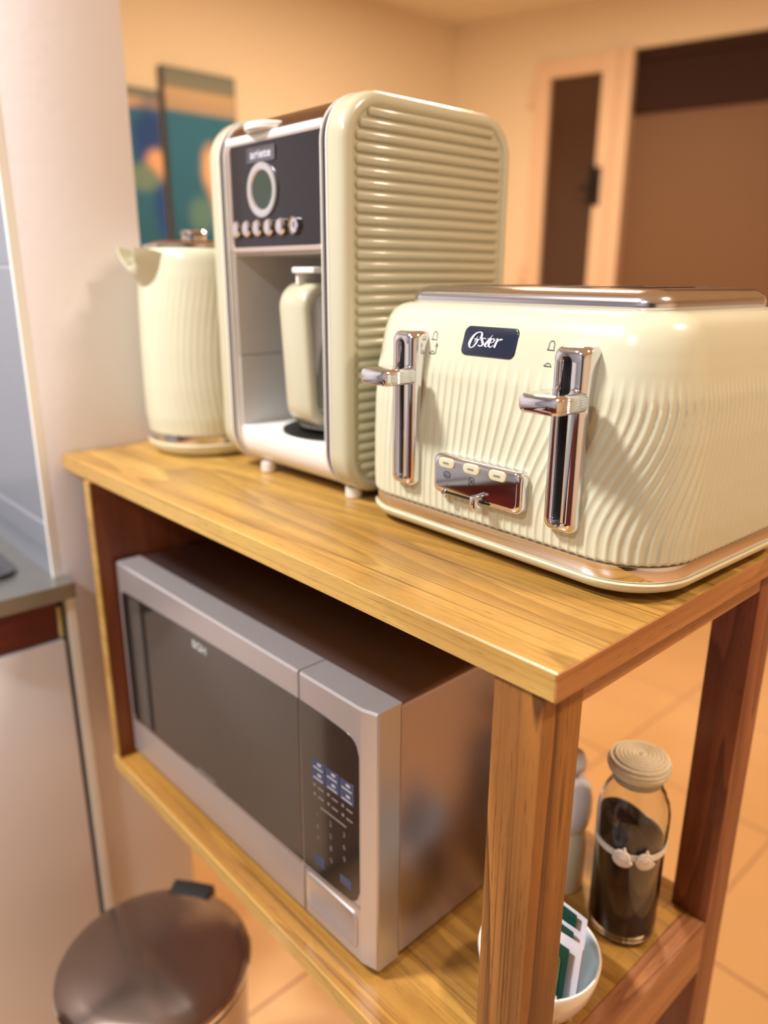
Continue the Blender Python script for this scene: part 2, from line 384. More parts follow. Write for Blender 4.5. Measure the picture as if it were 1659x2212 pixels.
# ================================================================== far paintings
def painting(name, label, y0, y1, z0, z1, frac, seed, blobs):
    t = T(name, label, 'painting', (X0 + .001, (y0 + y1) / 2, z0), 'canvases on the far left wall')
    mt = bpy.data.materials.new('painted_canvas_' + str(seed)); mt.use_nodes = True
    nt = mt.node_tree; N = nt.nodes.new; L = nt.links.new; b = nt.nodes['Principled BSDF']; b.inputs['Roughness'].default_value = .7
    tc = N('ShaderNodeTexCoord'); sp = N('ShaderNodeSeparateXYZ'); L(tc.outputs['Object'], sp.inputs[0])
    mr = N('ShaderNodeMapRange'); mr.inputs[1].default_value = 0; mr.inputs[2].default_value = z1 - z0; L(sp.outputs['Z'], mr.inputs[0])
    nz = N('ShaderNodeTexNoise'); nz.inputs['Scale'].default_value = 7; nz.inputs['Detail'].default_value = 3; L(tc.outputs['Object'], nz.inputs['Vector'])
    cr = N('ShaderNodeValToRGB'); e = cr.color_ramp.elements
    e[0].position = 0; e[0].color = lin((30, 96, 128)); e[1].position = frac - .01; e[1].color = lin((36, 112, 150))
    for pos, c in ((frac + .01, (176, 158, 140)), (frac + (1 - frac) * .5, (204, 176, 140)), (frac + (1 - frac) * .58, (136, 136, 126)), (1.0, (120, 130, 124))):
        q = cr.color_ramp.elements.new(min(pos, 1)); q.color = lin(c)
    L(mr.outputs[0], cr.inputs[0]); prev = cr.outputs['Color']
    for (cy, cz, ry, rz, col) in blobs:
        vm = N('ShaderNodeMapping'); vm.vector_type = 'TEXTURE'
        vm.inputs['Location'].default_value = (0, cy - (y0 + y1) / 2, cz - z0); vm.inputs['Scale'].default_value = (1000, ry, rz)
        L(tc.outputs['Object'], vm.inputs['Vector'])
        ln = N('ShaderNodeVectorMath'); ln.operation = 'LENGTH'; L(vm.outputs[0], ln.inputs[0])
        ad = N('ShaderNodeMath'); ad.operation = 'ADD'; L(ln.outputs['Value'], ad.inputs[0]); L(nz.outputs['Fac'], ad.inputs[1])
        m2 = N('ShaderNodeMapRange'); m2.inputs[1].default_value = 1.1; m2.inputs[2].default_value = 1.9; m2.inputs[3].default_value = 1; m2.inputs[4].default_value = 0
        L(ad.outputs[0], m2.inputs[0])
        mx = N('ShaderNodeMix'); mx.data_type = 'RGBA'; L(m2.outputs[0], mx.inputs[0]); L(prev, mx.inputs[6]); mx.inputs[7].default_value = lin(col); prev = mx.outputs[2]
    L(prev, b.inputs['Base Color'])
    t.part('canvas', G().box(X0 + .001, X0 + .03, y0, y1, z0, z1, .003, 1), mt)
    t.part('side_frame', G().box(X0 + .0005, X0 + .024, y0 - .006, y1 + .006, z0 - .006, z1 + .006, .001, 1), mat('canvas_edge', (92, 92, 96), .6))
painting('canvas_painting', 'lower teal sea canvas with a peach shell beside the partition wall', .72, 1.098, .30, .858, .885, 1,
         [(1.06, .70, .07, .11, (14, 66, 140)), (1.09, .455, .035, .12, (16, 70, 150)), (1.085, .615, .05, .045, (232, 178, 140)), (1.02, .57, .06, .04, (110, 140, 130))])
painting('canvas_painting', 'taller teal sea canvas with a peach starfish behind the coffee maker', 1.125, 1.42, .30, .945, .785, 2,
         [(1.31, .62, .05, .08, (236, 188, 140)), (1.335, .50, .04, .09, (226, 180, 132)), (1.25, .45, .05, .06, (90, 134, 136))])

# ================================================================== kitchen counter block
t = T('kitchen_cabinet', 'white door base cabinet under the steel counter at left', 'cabinet', (-1.05, -.9, FLOOR))
t.part('carcass', G().box(-1.36, -.802, -1.9, -.036, FLOOR + .08, -.1945), REDWOOD)
t.part('rail', G().box(-.802, -.786, -1.9, -.040, -.2565, -.1950, .002, 1), REDWOOD, label='red brown wooden rail under the counter')
t.part('plinth', G().box(-1.34, -.83, -1.9, -.04, FLOOR, FLOOR + .08), BLACK)
for a, b_, m_ in ((-.40, -.0345, DOORW), (-.84, -.404, REDWOOD), (-1.30, -.844, DOORW), (-1.76, -1.304, REDWOOD)):  # unseen red doors added to give the chrome dark red reflections
    d = t.part('door', G().box(-.802, -.780, a, b_, FLOOR + .085, -.2585, .002, 2), m_)
t.part('hinge_edge', G().box(-.802, -.7815, -.0392, -.0345, -.254, -.2085, .001, 1), mat('pale_hinge', (200, 180, 130), .5))
single('counter_top', G().add([(-1.38, -1.9, -.1715), (-.765, -1.9, -.1715), (-.765, -.0168, -.1715), (-.7985, -.0168, -.1715), (-.7985, -.0325, -.1715), (-1.38, -.0325, -.1715),
                               (-1.38, -1.9, -.1935), (-.765, -1.9, -.1935), (-.765, -.0168, -.1935), (-.7985, -.0168, -.1935), (-.7985, -.0325, -.1935), (-1.38, -.0325, -.1935)],
                              [(0, 1, 2, 3, 4, 5), (11, 10, 9, 8, 7, 6)] + [(i, (i + 1) % 6, (i + 1) % 6 + 6, i + 6) for i in range(6)]), STEEL_C,
       'brushed steel counter top on the white base cabinet', 'countertop')
t = T('cooktop', 'black glass hob set on the steel counter at left edge', 'cooktop', (-1.08, -.34, -.1715))
t.part('glass_plate', G().ext(rrect(-1.075, -.34, .238, .278, .03), -.1713, -.1640, 'xy'), BLACKG)
t.part('burner_ring', G().lathe([(.08, -.1639), (.08, -.1635), (.076, -.1635), (.076, -.1639)], (-1.1, -.3, 0), 40, False, False), GREYP)
# white filler strip at the partition corner with a black strip painted in for the gap's shadow
struct('trim_2', G().box(-.7995, -.7765, -.0268, -.0150, FLOOR, -.1945, .001, 1), WHITE_W, 'white vertical filler strip between cabinet and partition wall')
struct('trim_gap_shadow', G().box(-.7995, -.7955, -.0345, -.0268, FLOOR, -.1945), BLACK, 'black strip painted as the gap shadow beside the white filler strip')

# behind the camera: red brown base units and a dark tall unit added for chrome and glass to reflect
t = T('reflection_base_cabinet', 'red brown base cabinet added unseen behind the camera for reflections', 'cabinet', (.5, -2.0, FLOOR))
t.part('carcass', G().box(-.7, 1.0, -2.29, -1.75, FLOOR + .08, -.195, .003, 1), REDWOOD)
for k in range(3): t.part('door', G().box(-.695 + k * .567, -.695 + k * .567 + .56, -1.75, -1.732, FLOOR + .09, -.205, .002, 1), REDWOOD)
t.part('worktop', G().box(-.71, 1.01, -2.295, -1.72, -.195, -.17, .002, 1), STEEL_C)
t = T('reflection_tall_cabinet', 'black tall cabinet added unseen behind the camera to darken reflections', 'cabinet', (1.35, -2.0, FLOOR))
t.part('carcass', G().box(1.03, 1.70, -2.29, -1.70, FLOOR, .95, .004, 1), BLACKG)
t.part('door', G().box(1.035, 1.695, -1.70, -1.675, FLOOR + .03, .945, .004, 1), BLACKG)

# ================================================================== wooden cart
ZS = -.4255; D = .380
cart = T('kitchen_cart', 'wooden cart with golden top and open shelf in the middle', 'cart', (-.4, .19, FLOOR))
top = cart.part('tabletop', G().box(-.7995, 0, 0, D, -.0203, 0, .0006, 1), WTOP)
cart.part('edge_band', G().box(-.7993, -.0008, -.0008, .0008, -.0203, -.0004, .0003, 1), WEDGE, top, 'lighter golden band along the front edge')
cart.part('edge_band', G().box(-.0008, .0008, -.0008, D, -.0203, -.0003, .0003, 1), WEDGEY, top, 'browner band along the right edge')
LX0, LX1, LY0, LY1 = -.0500, -.0100, .0020, .0476
BY0, BY1 = .333, .377
for (y0, y1, mt, lb) in ((LY0, LY1, WLEG, None), (BY0, BY1, WLEGB, 'redder rear leg with dark straight grain')):
    cart.part('leg', G().box(LX0, LX1, y0, y1, FLOOR, -.0205, .0008, 2), mt, label=lb)
cart.part('upper_rail', G().box(-.034, -.0108, LY1, BY0, -.0440, -.0205, .0006, 1), WRAILY)
cart.part('back_rail', G().box(-.70, LX0, .352, .372, -.062, -.0205, .0006, 1), WLEGB)
cart.part('back_panel', G().box(-.7032, -.215, .3550, .3615, -.165, -.0622), WPANEL)
cart.part('lower_rail', G().box(-.0345, -.0104, LY1, BY0, -.4905, ZS - .0004, .0006, 1), WRAILY)
cart.part('lower_rail', G().box(-.70, LX0 - .0, .345, .362, -.4905, ZS - .0215, .0006, 1), WSHELF)
sh = cart.part('shelf', G().box(-.7190, LX0 - .0003, -.0060, .3620, ZS - .0200, ZS, .0006, 1).box(LX0 - .0003, -.0347, LY1 + .0003, BY0 - .0003, ZS - .02, ZS), WSHELF)
cart.part('edge_band', G().box(-.7192, LX0 - .0006, -.0078, -.0058, ZS - .0202, ZS + .0002, .0003, 1), WEDGE, sh, 'lighter band along the shelf front')
pn = cart.part('side_panel', G().box(-.7190, -.7032, -.0040, .3620, ZS + .0003, -.0205, .0006, 1), WPANEL)
cart.part('edge_band', G().box(-.7192, -.7030, -.0062, -.0038, ZS + .0003, -.0207, .0003, 1), WEDGE, pn, 'lighter band on the panel front')

# ================================================================== toaster
TC = Vector((-.1670, .2420)); THX, THY, TR = .1680, .125, .058
# outline starting at the middle of the front, running to +X
def outline(n_front=150, n_cor=70, n_side=120):
    P = []  # (x, y, nx, ny, u)
    u = 0.0
    def line_(ax, ay, bx, by, nx, ny, n):
        nonlocal u
        l = math.hypot(bx - ax, by - ay)
        for i in range(n): P.append((ax + (bx - ax) * i / n, ay + (by - ay) * i / n, nx, ny, u + l * i / n))
        u += l
    def arc(cx, cy, a0, n):
        nonlocal u
        for i in range(n):
            a = math.radians(a0 + 90 * i / n); P.append((cx + TR * math.cos(a), cy + TR * math.sin(a), math.cos(a), math.sin(a), u + TR * PI / 2 * i / n))
        u += TR * PI / 2
    x0, x1, y0, y1 = TC.x - THX, TC.x + THX, TC.y - THY, TC.y + THY
    line_(TC.x, y0, x1 - TR, y0, 0, -1, n_front); arc(x1 - TR, y0 + TR, -90, n_cor)
    line_(x1, y0 + TR, x1, y1 - TR, 1, 0, n_side); arc(x1 - TR, y1 - TR, 0, n_cor // 3)
    line_(x1 - TR, y1, x0 + TR, y1, 0, 1, n_front // 2); arc(x0 + TR, y1 - TR, 90, n_cor // 3)
    line_(x0, y1 - TR, x0, y0 + TR, -1, 0, n_side // 2); arc(x0 + TR, y0 + TR, 180, n_cor)
    line_(x0 + TR, y0, TC.x, y0, 0, -1, n_front)
    return P, u
OUT, ULEN = outline()
def tring(z, i, sub=1):
    return [(x - nx * i, y - ny * i, z) for (x, y, nx, ny, u) in OUT[::sub]]
BODY_PROF = [(.0290, .0070), (.0297, .0030), (.0315, .0012), (.05, .0006), (.08, .0006), (.12, .0015), (.15, .0036), (.17, .0064), (.185, .0094), (.195, .0130), (.2015, .0176), (.2055, .0240), (.2075, .0310), (.2080, .0375)]
def bi(z):
    P = BODY_PROF
    for a in range(1, len(P)):
        if z <= P[a][0]:
            t = (z - P[a - 1][0]) / (P[a][0] - P[a - 1][0]); 
            q0 = P[max(a - 2, 1)]; q1 = P[a - 1]; q2 = P[a]; q3 = P[min(a + 1, len(P) - 1)]
            return q1[1] + (q2[1] - q1[1]) * t
    return P[-1][1]
PITCHR = .0080
def ribd(u, z):
    g_ = sstep(.040, .150, z)
    uu = u if u < ULEN * .5 else u - ULEN
    A = .004 + .036 * math.exp(-((uu - .130) / .100) ** 2)
    ph = (uu - A * g_) / PITCHR
    c = .5 + .5 * math.cos(2 * PI * ph)
    fade = sstep(.170, .148, z) if False else (1 - sstep(.146, .166, z))
    return .00130 * (c ** 3.0) * fade
toast = T('toaster', 'cream four slot toaster with chrome levers at the near end of the cart', 'toaster', (TC.x, TC.y, 0), rotz=-.035)
g = G()
rings = []
zl = [.0290, .0297, .0315] + [.0330 + (.168 - .033) * k / 54 for k in range(55)] + [.17, .175, .18, .185, .19, .195, .1985, .2015, .204, .2055, .2068, .2075, .2080]
for z in zl:
    b_ = bi(z); R = []
    for (x, y, nx, ny, u) in OUT:
        dd = b_ - (ribd(u, z) if z > .0294 else 0); R.append((x - nx * dd, y - ny * dd, z))
    rings.append(R)
g.loft(rings, True, True, True)
tbody = toast.part('body', g, CREAM, angle=60)
g = G().loft([tring(.0050, .016, 3), tring(.0060, .009, 3), tring(.0085, .0038, 3), tring(.0120, .0008, 3), tring(.0150, 0, 3), tring(.0160, .0012, 3), tring(.0162, .004, 3)])
toast.part('base', g, CREAM_D, angle=60)
g = G().loft([tring(.0160, .0060, 3), tring(.0163, .0022, 3), tring(.0170, .0016, 3), tring(.0284, .0022, 3), tring(.0291, .0040, 3), tring(.0292, .007, 3)])
toast.part('chrome_band', g, CHROME, label='mirror chrome band round the base', angle=60)
for sx in (-1, 1):
    for sy in (-1, 1):
        toast.part('foot', G().lathe([(.008, 0), (.009, .001), (.009, .0055)], (TC.x + sx * .115, TC.y + sy * .085, 0), 16), RUBBER)
# chrome top
g = G()
pr = [(.2060, .0382), (.2090, .0364), (.2125, .0362), (.2160, .0376), (.2190, .0408), (.2210, .0455), (.2221, .0510), (.2225, .0578)]
g.loft([tring(z, i, 2) for z, i in pr], True, True, False)
ix0, ix1, iy0, iy1 = TC.x - THX + .0578, TC.x + THX - .0578, TC.y - THY + .0578, TC.y + THY - .0578
slots = []
for cxs in (-.084, -.036, .036, .084): slots.append((TC.x + cxs - .0135, TC.x + cxs + .0135, TC.y - .062, TC.y + .062))
zt = .2225
def quad(g, x0, x1, y0, y1, z): g.add([(x0, y0, z), (x1, y0, z), (x1, y1, z), (x0, y1, z)], [(0, 1, 2, 3)])
ys0, ys1 = slots[0][2], slots[0][3]
quad(g, ix0, ix1, iy0, ys0, zt); quad(g, ix0, ix1, ys1, iy1, zt)
xx = ix0
for s_ in slots: quad(g, xx, s_[0], ys0, ys1, zt); xx = s_[1]
quad(g, xx, ix1, ys0, ys1, zt)
tplate = toast.part('top_plate', g, BRUSHED, label='polished metal top with four long slots', angle=50)
for s_ in slots:
    x0, x1, y0, y1 = s_
    gs = G().loft([rrc(*a_) for a_ in ()]) if False else G()
    rr_ = lambda z, e: [(a, b, z) for a, b in rrect((x0 + x1) / 2, (y0 + y1) / 2, (x1 - x0) / 2 + e, (y1 - y0) / 2 + e, .004 + max(e, 0), 3)]
    gs.loft([rr_(zt - .0006, .0012), rr_(zt + .0002, .0010), rr_(zt + .0002, -.0004), rr_(zt - .0030, -.0012), rr_(zt - .03, -.0014)], True, False, False)
    ob = toast.part('slot', gs, mat('slot_dark_steel', (52, 46, 44), .35, .7), tplate)
    toast.part('slot_guard', G().add([(a, b, zt - .028) for a, b in rrect((x0 + x1) / 2, (y0 + y1) / 2, (x1 - x0) / 2, (y1 - y0) / 2, .004, 3)], [tuple(range(16))]).box(x0 + .004, x0 + .0052, y0 + .004, y1 - .004, zt - .026, zt - .006).box(x1 - .0052, x1 - .004, y0 + .004, y1 - .004, zt - .026, zt - .006), BLACK, tplate)
# levers
YT = TC.y - THY
def lever(cx, z0, z1, zk):
    cz, hz = (z0 + z1) / 2, (z1 - z0) / 2; hx = .0142
    def R(y, e, r=.006): return [(a, y, b) for a, b in rrect(cx, cz, hx + e, hz + e, r, 6)]
    g = G()
    yb = YT + .014
    hs = lambda y, e, r: [(a, y, b) for a, b in rrect(cx - .0020, cz - .001, .0042 + e, hz - .0065 + e, r, 6)]
    g.loft([R(yb, .0005), R(YT - .002, .0004), R(YT - .0065, -.0006), R(YT - .0092, -.0022), R(YT - .0100, -.0042), hs(YT - .0100, .0016, .0055), hs(YT - .0088, .0004, .0042), hs(YT - .001, 0, .0040)], True, True, False)
    hou = toast.part('lever_housing', g, CHROME, label='tall chrome lever channel', angle=45)
    toast.part('lever_slot', G().add(hs(YT - .0015, .0002, .004), [tuple(range(28))]), BLACK, hou)
    # knob: block with ribbed flanks
    def kring(y, e):
        P = []; kx, kz, r = .0170 - e, .0070 - e, .0042
        base = rrect(cx + .0040, zk, kx, kz, r, 4)
        return [(a, y, b) for a, b in base]
    g = G(); ky1 = YT - .0112; ky0 = YT - .0470
    g.loft([kring(ky1, .001), kring(ky1 - .002, 0), kring(ky0 + .004, 0), kring(ky0 + .0012, .0008), kring(ky0, .0028)])
    for k in range(6):
        zz = zk - .0043 + k * .0017
        for sx in (-1, 1):
            g.box(cx + .0040 + sx * .0170 - .0006, cx + .0040 + sx * .0170 + .0006, ky0 + .0065, ky1 - .001, zz - .00045, zz + .00045, .0003, 1)
    kn = toast.part('lever_knob', g, CHROME, hou, angle=40)
    toast.part('lever_stem', G().box(cx - .0045, cx + .0040, YT - .0125, YT - .000, zk - .004, zk + .004), CHROME, kn)
lever(-.2508, .0480, .1850, .1485)
lever(-.0755, .0470, .1838, .1472)
# control panel
PCX, PCZ = -.1598, .0680; 
def PR(y, e, r=.006): return [(a, y, b) for a, b in rrect(PCX, PCZ, .0490 + e, .0172 + e, r, 6)]
g = G().loft([PR(YT + .004, .0), PR(YT - .006, .0), PR(YT - .0085, -.0008), PR(YT - .0098, -.0024), PR(YT - .0100, -.0042)])
cp = toast.part('control_panel', g, CHROME, label='mirror chrome control panel', angle=45)
yp = YT - .0100
for bx in (-0.1913, -0.1628, -0.1343):
    g = G().loft([[(a, yp + .001 - d, b) for a, b in rrect(bx, .0790, .0092 - e, .0043 - e, .0043, 6)] for d, e in ((0, 0), (.0018, 0), (.0024, .0006), (.0025, .0012))])
    bt = toast.part('button', g, CREAM_D, cp)
    toast.part('button_mark', G().ext(rrect(bx, .0790, .0036, .0008, .0008, 4), yp - .00155, yp - .0017), GREYP, bt)
fnp = lambda x, z: (x, yp - .00015, z)
def circ(cx, cz, rx, rz, wd, n=24, tilt=0):
    return [(cx + rx * math.cos(2 * PI * i / n) * math.cos(tilt) - rz * math.sin(2 * PI * i / n) * math.sin(tilt), cz + rx * math.cos(2 * PI * i / n) * math.sin(tilt) + rz * math.sin(2 * PI * i / n) * math.cos(tilt), wd) for i in range(n + 1)]
g = G(); ribbon(g, circ(-0.1910, .0695, .0040, .0022, .0005), fnp); ribbon(g, circ(-0.1910, .0695, .0022, .0011, .0004), fnp)
ribbon(g, [(-0.1953, .0687, .0004), (-0.1938, .0667, .0006), (-0.1910, .0659, .0006), (-0.1882, .0667, .0006), (-0.1867, .0687, .0004)], fnp)
toast.part('bagel_icon', g, BLKINK, cp)
g = G(); ic = [(a, b, .0005) for a, b in rrect(-0.1624, .0683, .0028, .0034, .0012, 3)]; ribbon(g, ic + [ic[0]], fnp)
ribbon(g, [(-0.1638, .0667, .0006), (-0.1610, .0699, .0006)], fnp); ribbon(g, [(-0.1638, .0699, .0006), (-0.1610, .0667, .0006)], fnp)
toast.part('cancel_icon', g, BLKINK, cp)
g = G(); ribbon(g, [(-0.1906, .0590, .0004), (-0.1906, .0606, .0004)], fnp); toast.part('scale_mark', g, BLKINK, cp)
for dx in (-0.1478, -0.1450, -0.1421, -0.1390):
    g = G(); g.add([fnp(dx + .00050 * math.cos(a), .0553 + .00050 * math.sin(a)) for a in [2 * PI * j / 10 for j in range(10)]], [tuple(range(10))])
    toast.part('scale_dot', g, BLKINK, cp)
toast.part('slider_track', G().ext(rrect(-0.1678, .0535, .0265, .0011, .0011, 4), yp + .0004, yp - .0002), BLACK, cp)
g = G().loft([[(a, yp + .001 - d, b) for a, b in rrect(-0.1528, .0535, .0034 - e, .0058 - e, .0014, 3)] for d, e in ((0, 0), (.0085, 0), (.0098, .0006), (.0102, .0014))])
toast.part('slider_knob', g, CHROME, cp)
g = G().lathe([(.0030, 0), (.0030, .0016), (.0022, .002), (.0018, .0016), (.0018, 0)], (0, 0, 0), 16, False, False)
for v in g.bm.verts: v.co = Vector((-0.1938 + v.co.x, yp + .0004 - v.co.z, .0530 + v.co.y))
toast.part('slider_stop', g, CHROME, cp)
# badge on the sloping front
def yf(z): return YT + bi(z)
def onface(x, z, h): return (x, yf(z) - h, z)
bc = []
for a, b in rrect(0, 0, .0285, .0115, .0050, 6): bc.append((a + b * .07, b))
g = G().loft([[onface(-.1662 + a * k, .1803 + b * k, h) for a, b in bc] for k, h in ((1, -.0008), (1, .0006), (.985, .0010), (.96, .0011))])
bd = toast.part('badge', g, NAVY, label='navy badge with silver script lettering')
def fl(x, y): 
    px, py = x / 12.29 - 13, y / 12.29 - 11
    return onface(-.1944 + .0004923 * px + .0000463 * py, .1907 + .0000261 * px - .0003723 * py, .0014)
g = G()
for st in ([(600, 268, 20), (500, 295, 34), (400, 400, 58), (330, 540, 72), (325, 630, 48), (365, 670, 24), (440, 640, 30), (505, 555, 46), (545, 480, 40), (560, 458, 22)],
           [(585, 268, 20), (640, 300, 40), (645, 370, 60), (615, 440, 62)],
           [(430, 440, 4), (500, 455, 26), (580, 462, 16), (660, 480, 12)], [(535, 375, 3), (500, 455, 26), (440, 535, 4)],
           [(770, 460, 14), (725, 425, 20), (665, 450, 42), (668, 510, 62), (690, 570, 58), (650, 625, 30), (590, 625, 28), (560, 600, 26)],
           [(930, 348, 8), (875, 430, 32), (805, 520, 54), (745, 605, 52), (775, 645, 20), (830, 620, 10)], [(800, 435, 12), (905, 442, 12)],
           [(865, 550, 14), (950, 525, 22), (985, 465, 40), (930, 440, 24), (865, 515, 52), (845, 600, 52), (885, 655, 28), (965, 605, 10)],
           [(1030, 448, 14), (1070, 452, 44), (1035, 540, 54), (990, 664, 54)], [(1040, 560, 16), (1095, 480, 22), (1150, 462, 46), (1200, 455, 16)]):
    ribbon(g, dense(st, 4), fl)
toast.part('lettering', g, LOGO, bd)
# toast pictograms beside the levers
fi = lambda x, z: onface(x, z, .0006)
def icons(cx, cz, arrow):
    g = G(); k = .00050
    ribbon(g, [(cx - .0034, cz, k), (cx + .0034, cz, k), (cx + .0024, cz + .0012, k), (cx + .0026, cz + .0048, k), (cx + .0014, cz + .0066, k), (cx - .0010, cz + .0066, k), (cx - .0022, cz + .0048, k), (cx - .0024, cz + .0012, k), (cx - .0034, cz, k)], fi)
    c2 = cz - .0118
    ribbon(g, [(cx - .0040, c2, k), (cx + .0030, c2, k), (cx + .0020, c2 + .0012, k), (cx + .0010, c2 + .0022, k), (cx - .0014, c2 + .0022, k), (cx - .0026, c2 + .0010, k), (cx - .0040, c2, k)], fi)
    if arrow:
        ribbon(g, [(cx + .0038, c2 + .0005, k), (cx + .0038, c2 + .0085, k)], fi)
        ribbon(g, [(cx + .0022, c2 + .0060, k), (cx + .0038, c2 + .0092, .0006), (cx + .0054, c2 + .0060, k)], fi)
    toast.part('pictogram', g, INK)
icons(-.2285, .1785, True); icons(-.1045, .1785, False)

# ================================================================== coffee maker
MXR, MYF, MW, MH, MD = -.3560, .1297, .2440, .3965, .2440
cm = T('coffee_maker', 'boxy cream coffee maker with ribbed side between kettle and toaster', 'coffee maker', (MXR - MW / 2, MYF + MD / 2, 0))
MZ0 = .0075
ycm, zcm = MYF + MD / 2, (MZ0 + MH) / 2; hy, hz = MD / 2, (MH - MZ0) / 2
def yz(x, e, r): return [(x, a, b) for a, b in rrect(ycm, zcm, hy - e, hz - e, r, 12)]
def shell(sgn, xo):
    """outer cream slab, xo outer face, sgn +1 right side"""
    X = lambda d: xo - sgn * d
    g = G()
    rs = [yz(X(.0245), .0010, .044), yz(X(.0240), 0, .045), yz(X(.0090), 0, .045), yz(X(.0055), .0008, .0442), yz(X(.0026), .0028, .0422), yz(X(.0008), .0058, .0392), yz(X(0), .0090, .036), yz(X(.0004), .0112, .034), yz(X(.0020), .0132, .032), yz(X(.0036), .0146, .0305), yz(X(.0040), .0156, .0295)]
    g.loft(rs, True, True, True)
    return g
sr = cm.part('side_shell', shell(1, MXR), SAGE, angle=50)
# ribs pressed in the right side
g = G(); nr = 34; za, zb = MZ0 + .0200, MH - .0195
for k in range(nr):
    z = za + (zb - za) * k / (nr - 1)
    e = 0
    dz = min(z - (MZ0 + .0156), (MH - .0156) - z); rc = .0295
    if dz < rc: e = rc - math.sqrt(max(rc * rc - (rc - dz) ** 2, 0))
    ya, yb = MYF + .0172 + e, MYF + MD - .0172 - e
    R = []
    for (y, sc) in ((ya - .001, .05), (ya, .6), (ya + .002, 1), (yb - .002, 1), (yb, .6), (yb + .001, .05)):
        R.append([(MXR - .0041 + .0042 * sc * max(0, math.sin(a)) ** .8, y, z + .0040 * sc * math.cos(a) + .0012 * sc * math.sin(a)) for a in [PI * j / 8 for j in range(9)] + []] )
    g.loft(R, False, False, False)
cm.part('ribs', g, SAGE, sr, 'pressed horizontal ribs', angle=50)
sl = cm.part('side_shell', shell(-1, MXR - MW), SAGE, angle=50)
for sgn, xo, pa in ((1, MXR, sr), (-1, MXR - MW, sl)):
    X = lambda d: xo - sgn * d
    cm.part('white_rim', G().loft([yz(X(.0266), .0006, .044), yz(X(.0264), -.0006, .0456), yz(X(.0247), -.0006, .0456), yz(X(.0245), .0006, .044)]), WHITE_W, pa)
    cm.part('chrome_strip', G().loft([yz(X(.0348), .0030, .042), yz(X(.0266), .0030, .042)]), mat('dark_chrome', (96, 92, 100), .1, 1.0), pa)
    cm.part('white_rim', G().loft([yz(X(.0364), .0014, .044), yz(X(.0362), .0004, .045), yz(X(.0350), .0004, .045), yz(X(.0348), .0014, .044)]), WHITE_W, pa)
ix0, ix1 = MXR - MW + .0364, MXR - .0364
# inner body: profile in yz extruded between the shells (C shape with cavity)
yb0, yb1 = MYF + .006, MYF + MD - .004
zc0, zc1 = .0560, .2520
ycav = MYF + .150
def cprof(top_part):
    pass
# base foot block with rounded lower front
pb = [(yb1, MZ0 + .004), (yb0 + .040, MZ0 + .002)]
for i in range(9):
    a = math.radians(270 - 90 * i / 8); pb.append((yb0 + .036 + .036 * math.cos(a), MZ0 + .038 + .036 * math.sin(a)))
pb += [(yb0, .0535), (yb0 + .0025, zc0), (yb1, zc0)]
g = G().ext(pb, ix0, ix1, 'yz')
cm.part('base', g, WHITE, angle=30)
cm.part('back_column', G().box(ix0, ix1, ycav, yb1, zc0, .345), WHITE)
cm.part('side_liner', G().box(ix0, ix0 + .003, yb0 + .001, ycav, zc0, .1390).box(ix0, ix0 + .0022, yb0 + .001, ycav, .1400, zc1), mat('grey_white_liner', (214, 212, 208), .35))
cm.part('side_liner', G().box(ix1 - .0022, ix1, yb0 + .001, ycav, zc0, zc1), mat('grey_white_liner', (214, 212, 208), .35))
cm.part('head', G().box(ix0, ix1, yb0 + .0010, ycav, zc1, .3700), mat('white_head', (206, 200, 192), .3))
g = G().loft([[(a, y, b) for a, b in rrect((ix0 + ix1) / 2, .3115, (ix1 - ix0) / 2 - e, .0570 - e, .006, 4)] for y, e in ((yb0 + .003, 0), (yb0 - .0015, 0), (yb0 - .0025, .001), (yb0 - .0025, .0055), (yb0 - .0012, .0062))])
fr = cm.part('panel_frame', g, mat('pinkish_grey_frame', (196, 180, 172), .22, .5))
g = G().box(ix0 + .0085, ix1 - .0005, yb0 - .0032, yb0 - .0005, .2600, .3640, .001, 1)
pn_ = cm.part('control_panel', g, SMOKE, label='dark mirrored control panel')
yc = yb0 - .0032
cm.part('white_strip', G().box(ix0, ix1, yb0 - .0030, yb0 + .008, .3655, .3722, .0010, 2), WHITE_W)
# badge
bx, bz = -.4945, .3510
g = G()
ro = rrect(bx, bz, .0262, .0072, .0022, 4); ri = rrect(bx, bz, .0250, .0060, .0016, 4)
g.loft([[(a, yc - .0001, b) for a, b in ro], [(a, yc - .0012, b) for a, b in ro], [(a, yc - .0012, b) for a, b in ri], [(a, yc - .0005, b) for a, b in ri]], True, False, True)
bg = cm.part('badge', g, mat('badge_metal', (112, 110, 116), .3, .6), pn_)
cm.part('lettering', text_geo('ariete', .0115, lambda u, v: (bx + u * 1.35, yc - .0009, bz + v + .0004), offset=.0001, spacing=1.05), LOGO, bg)
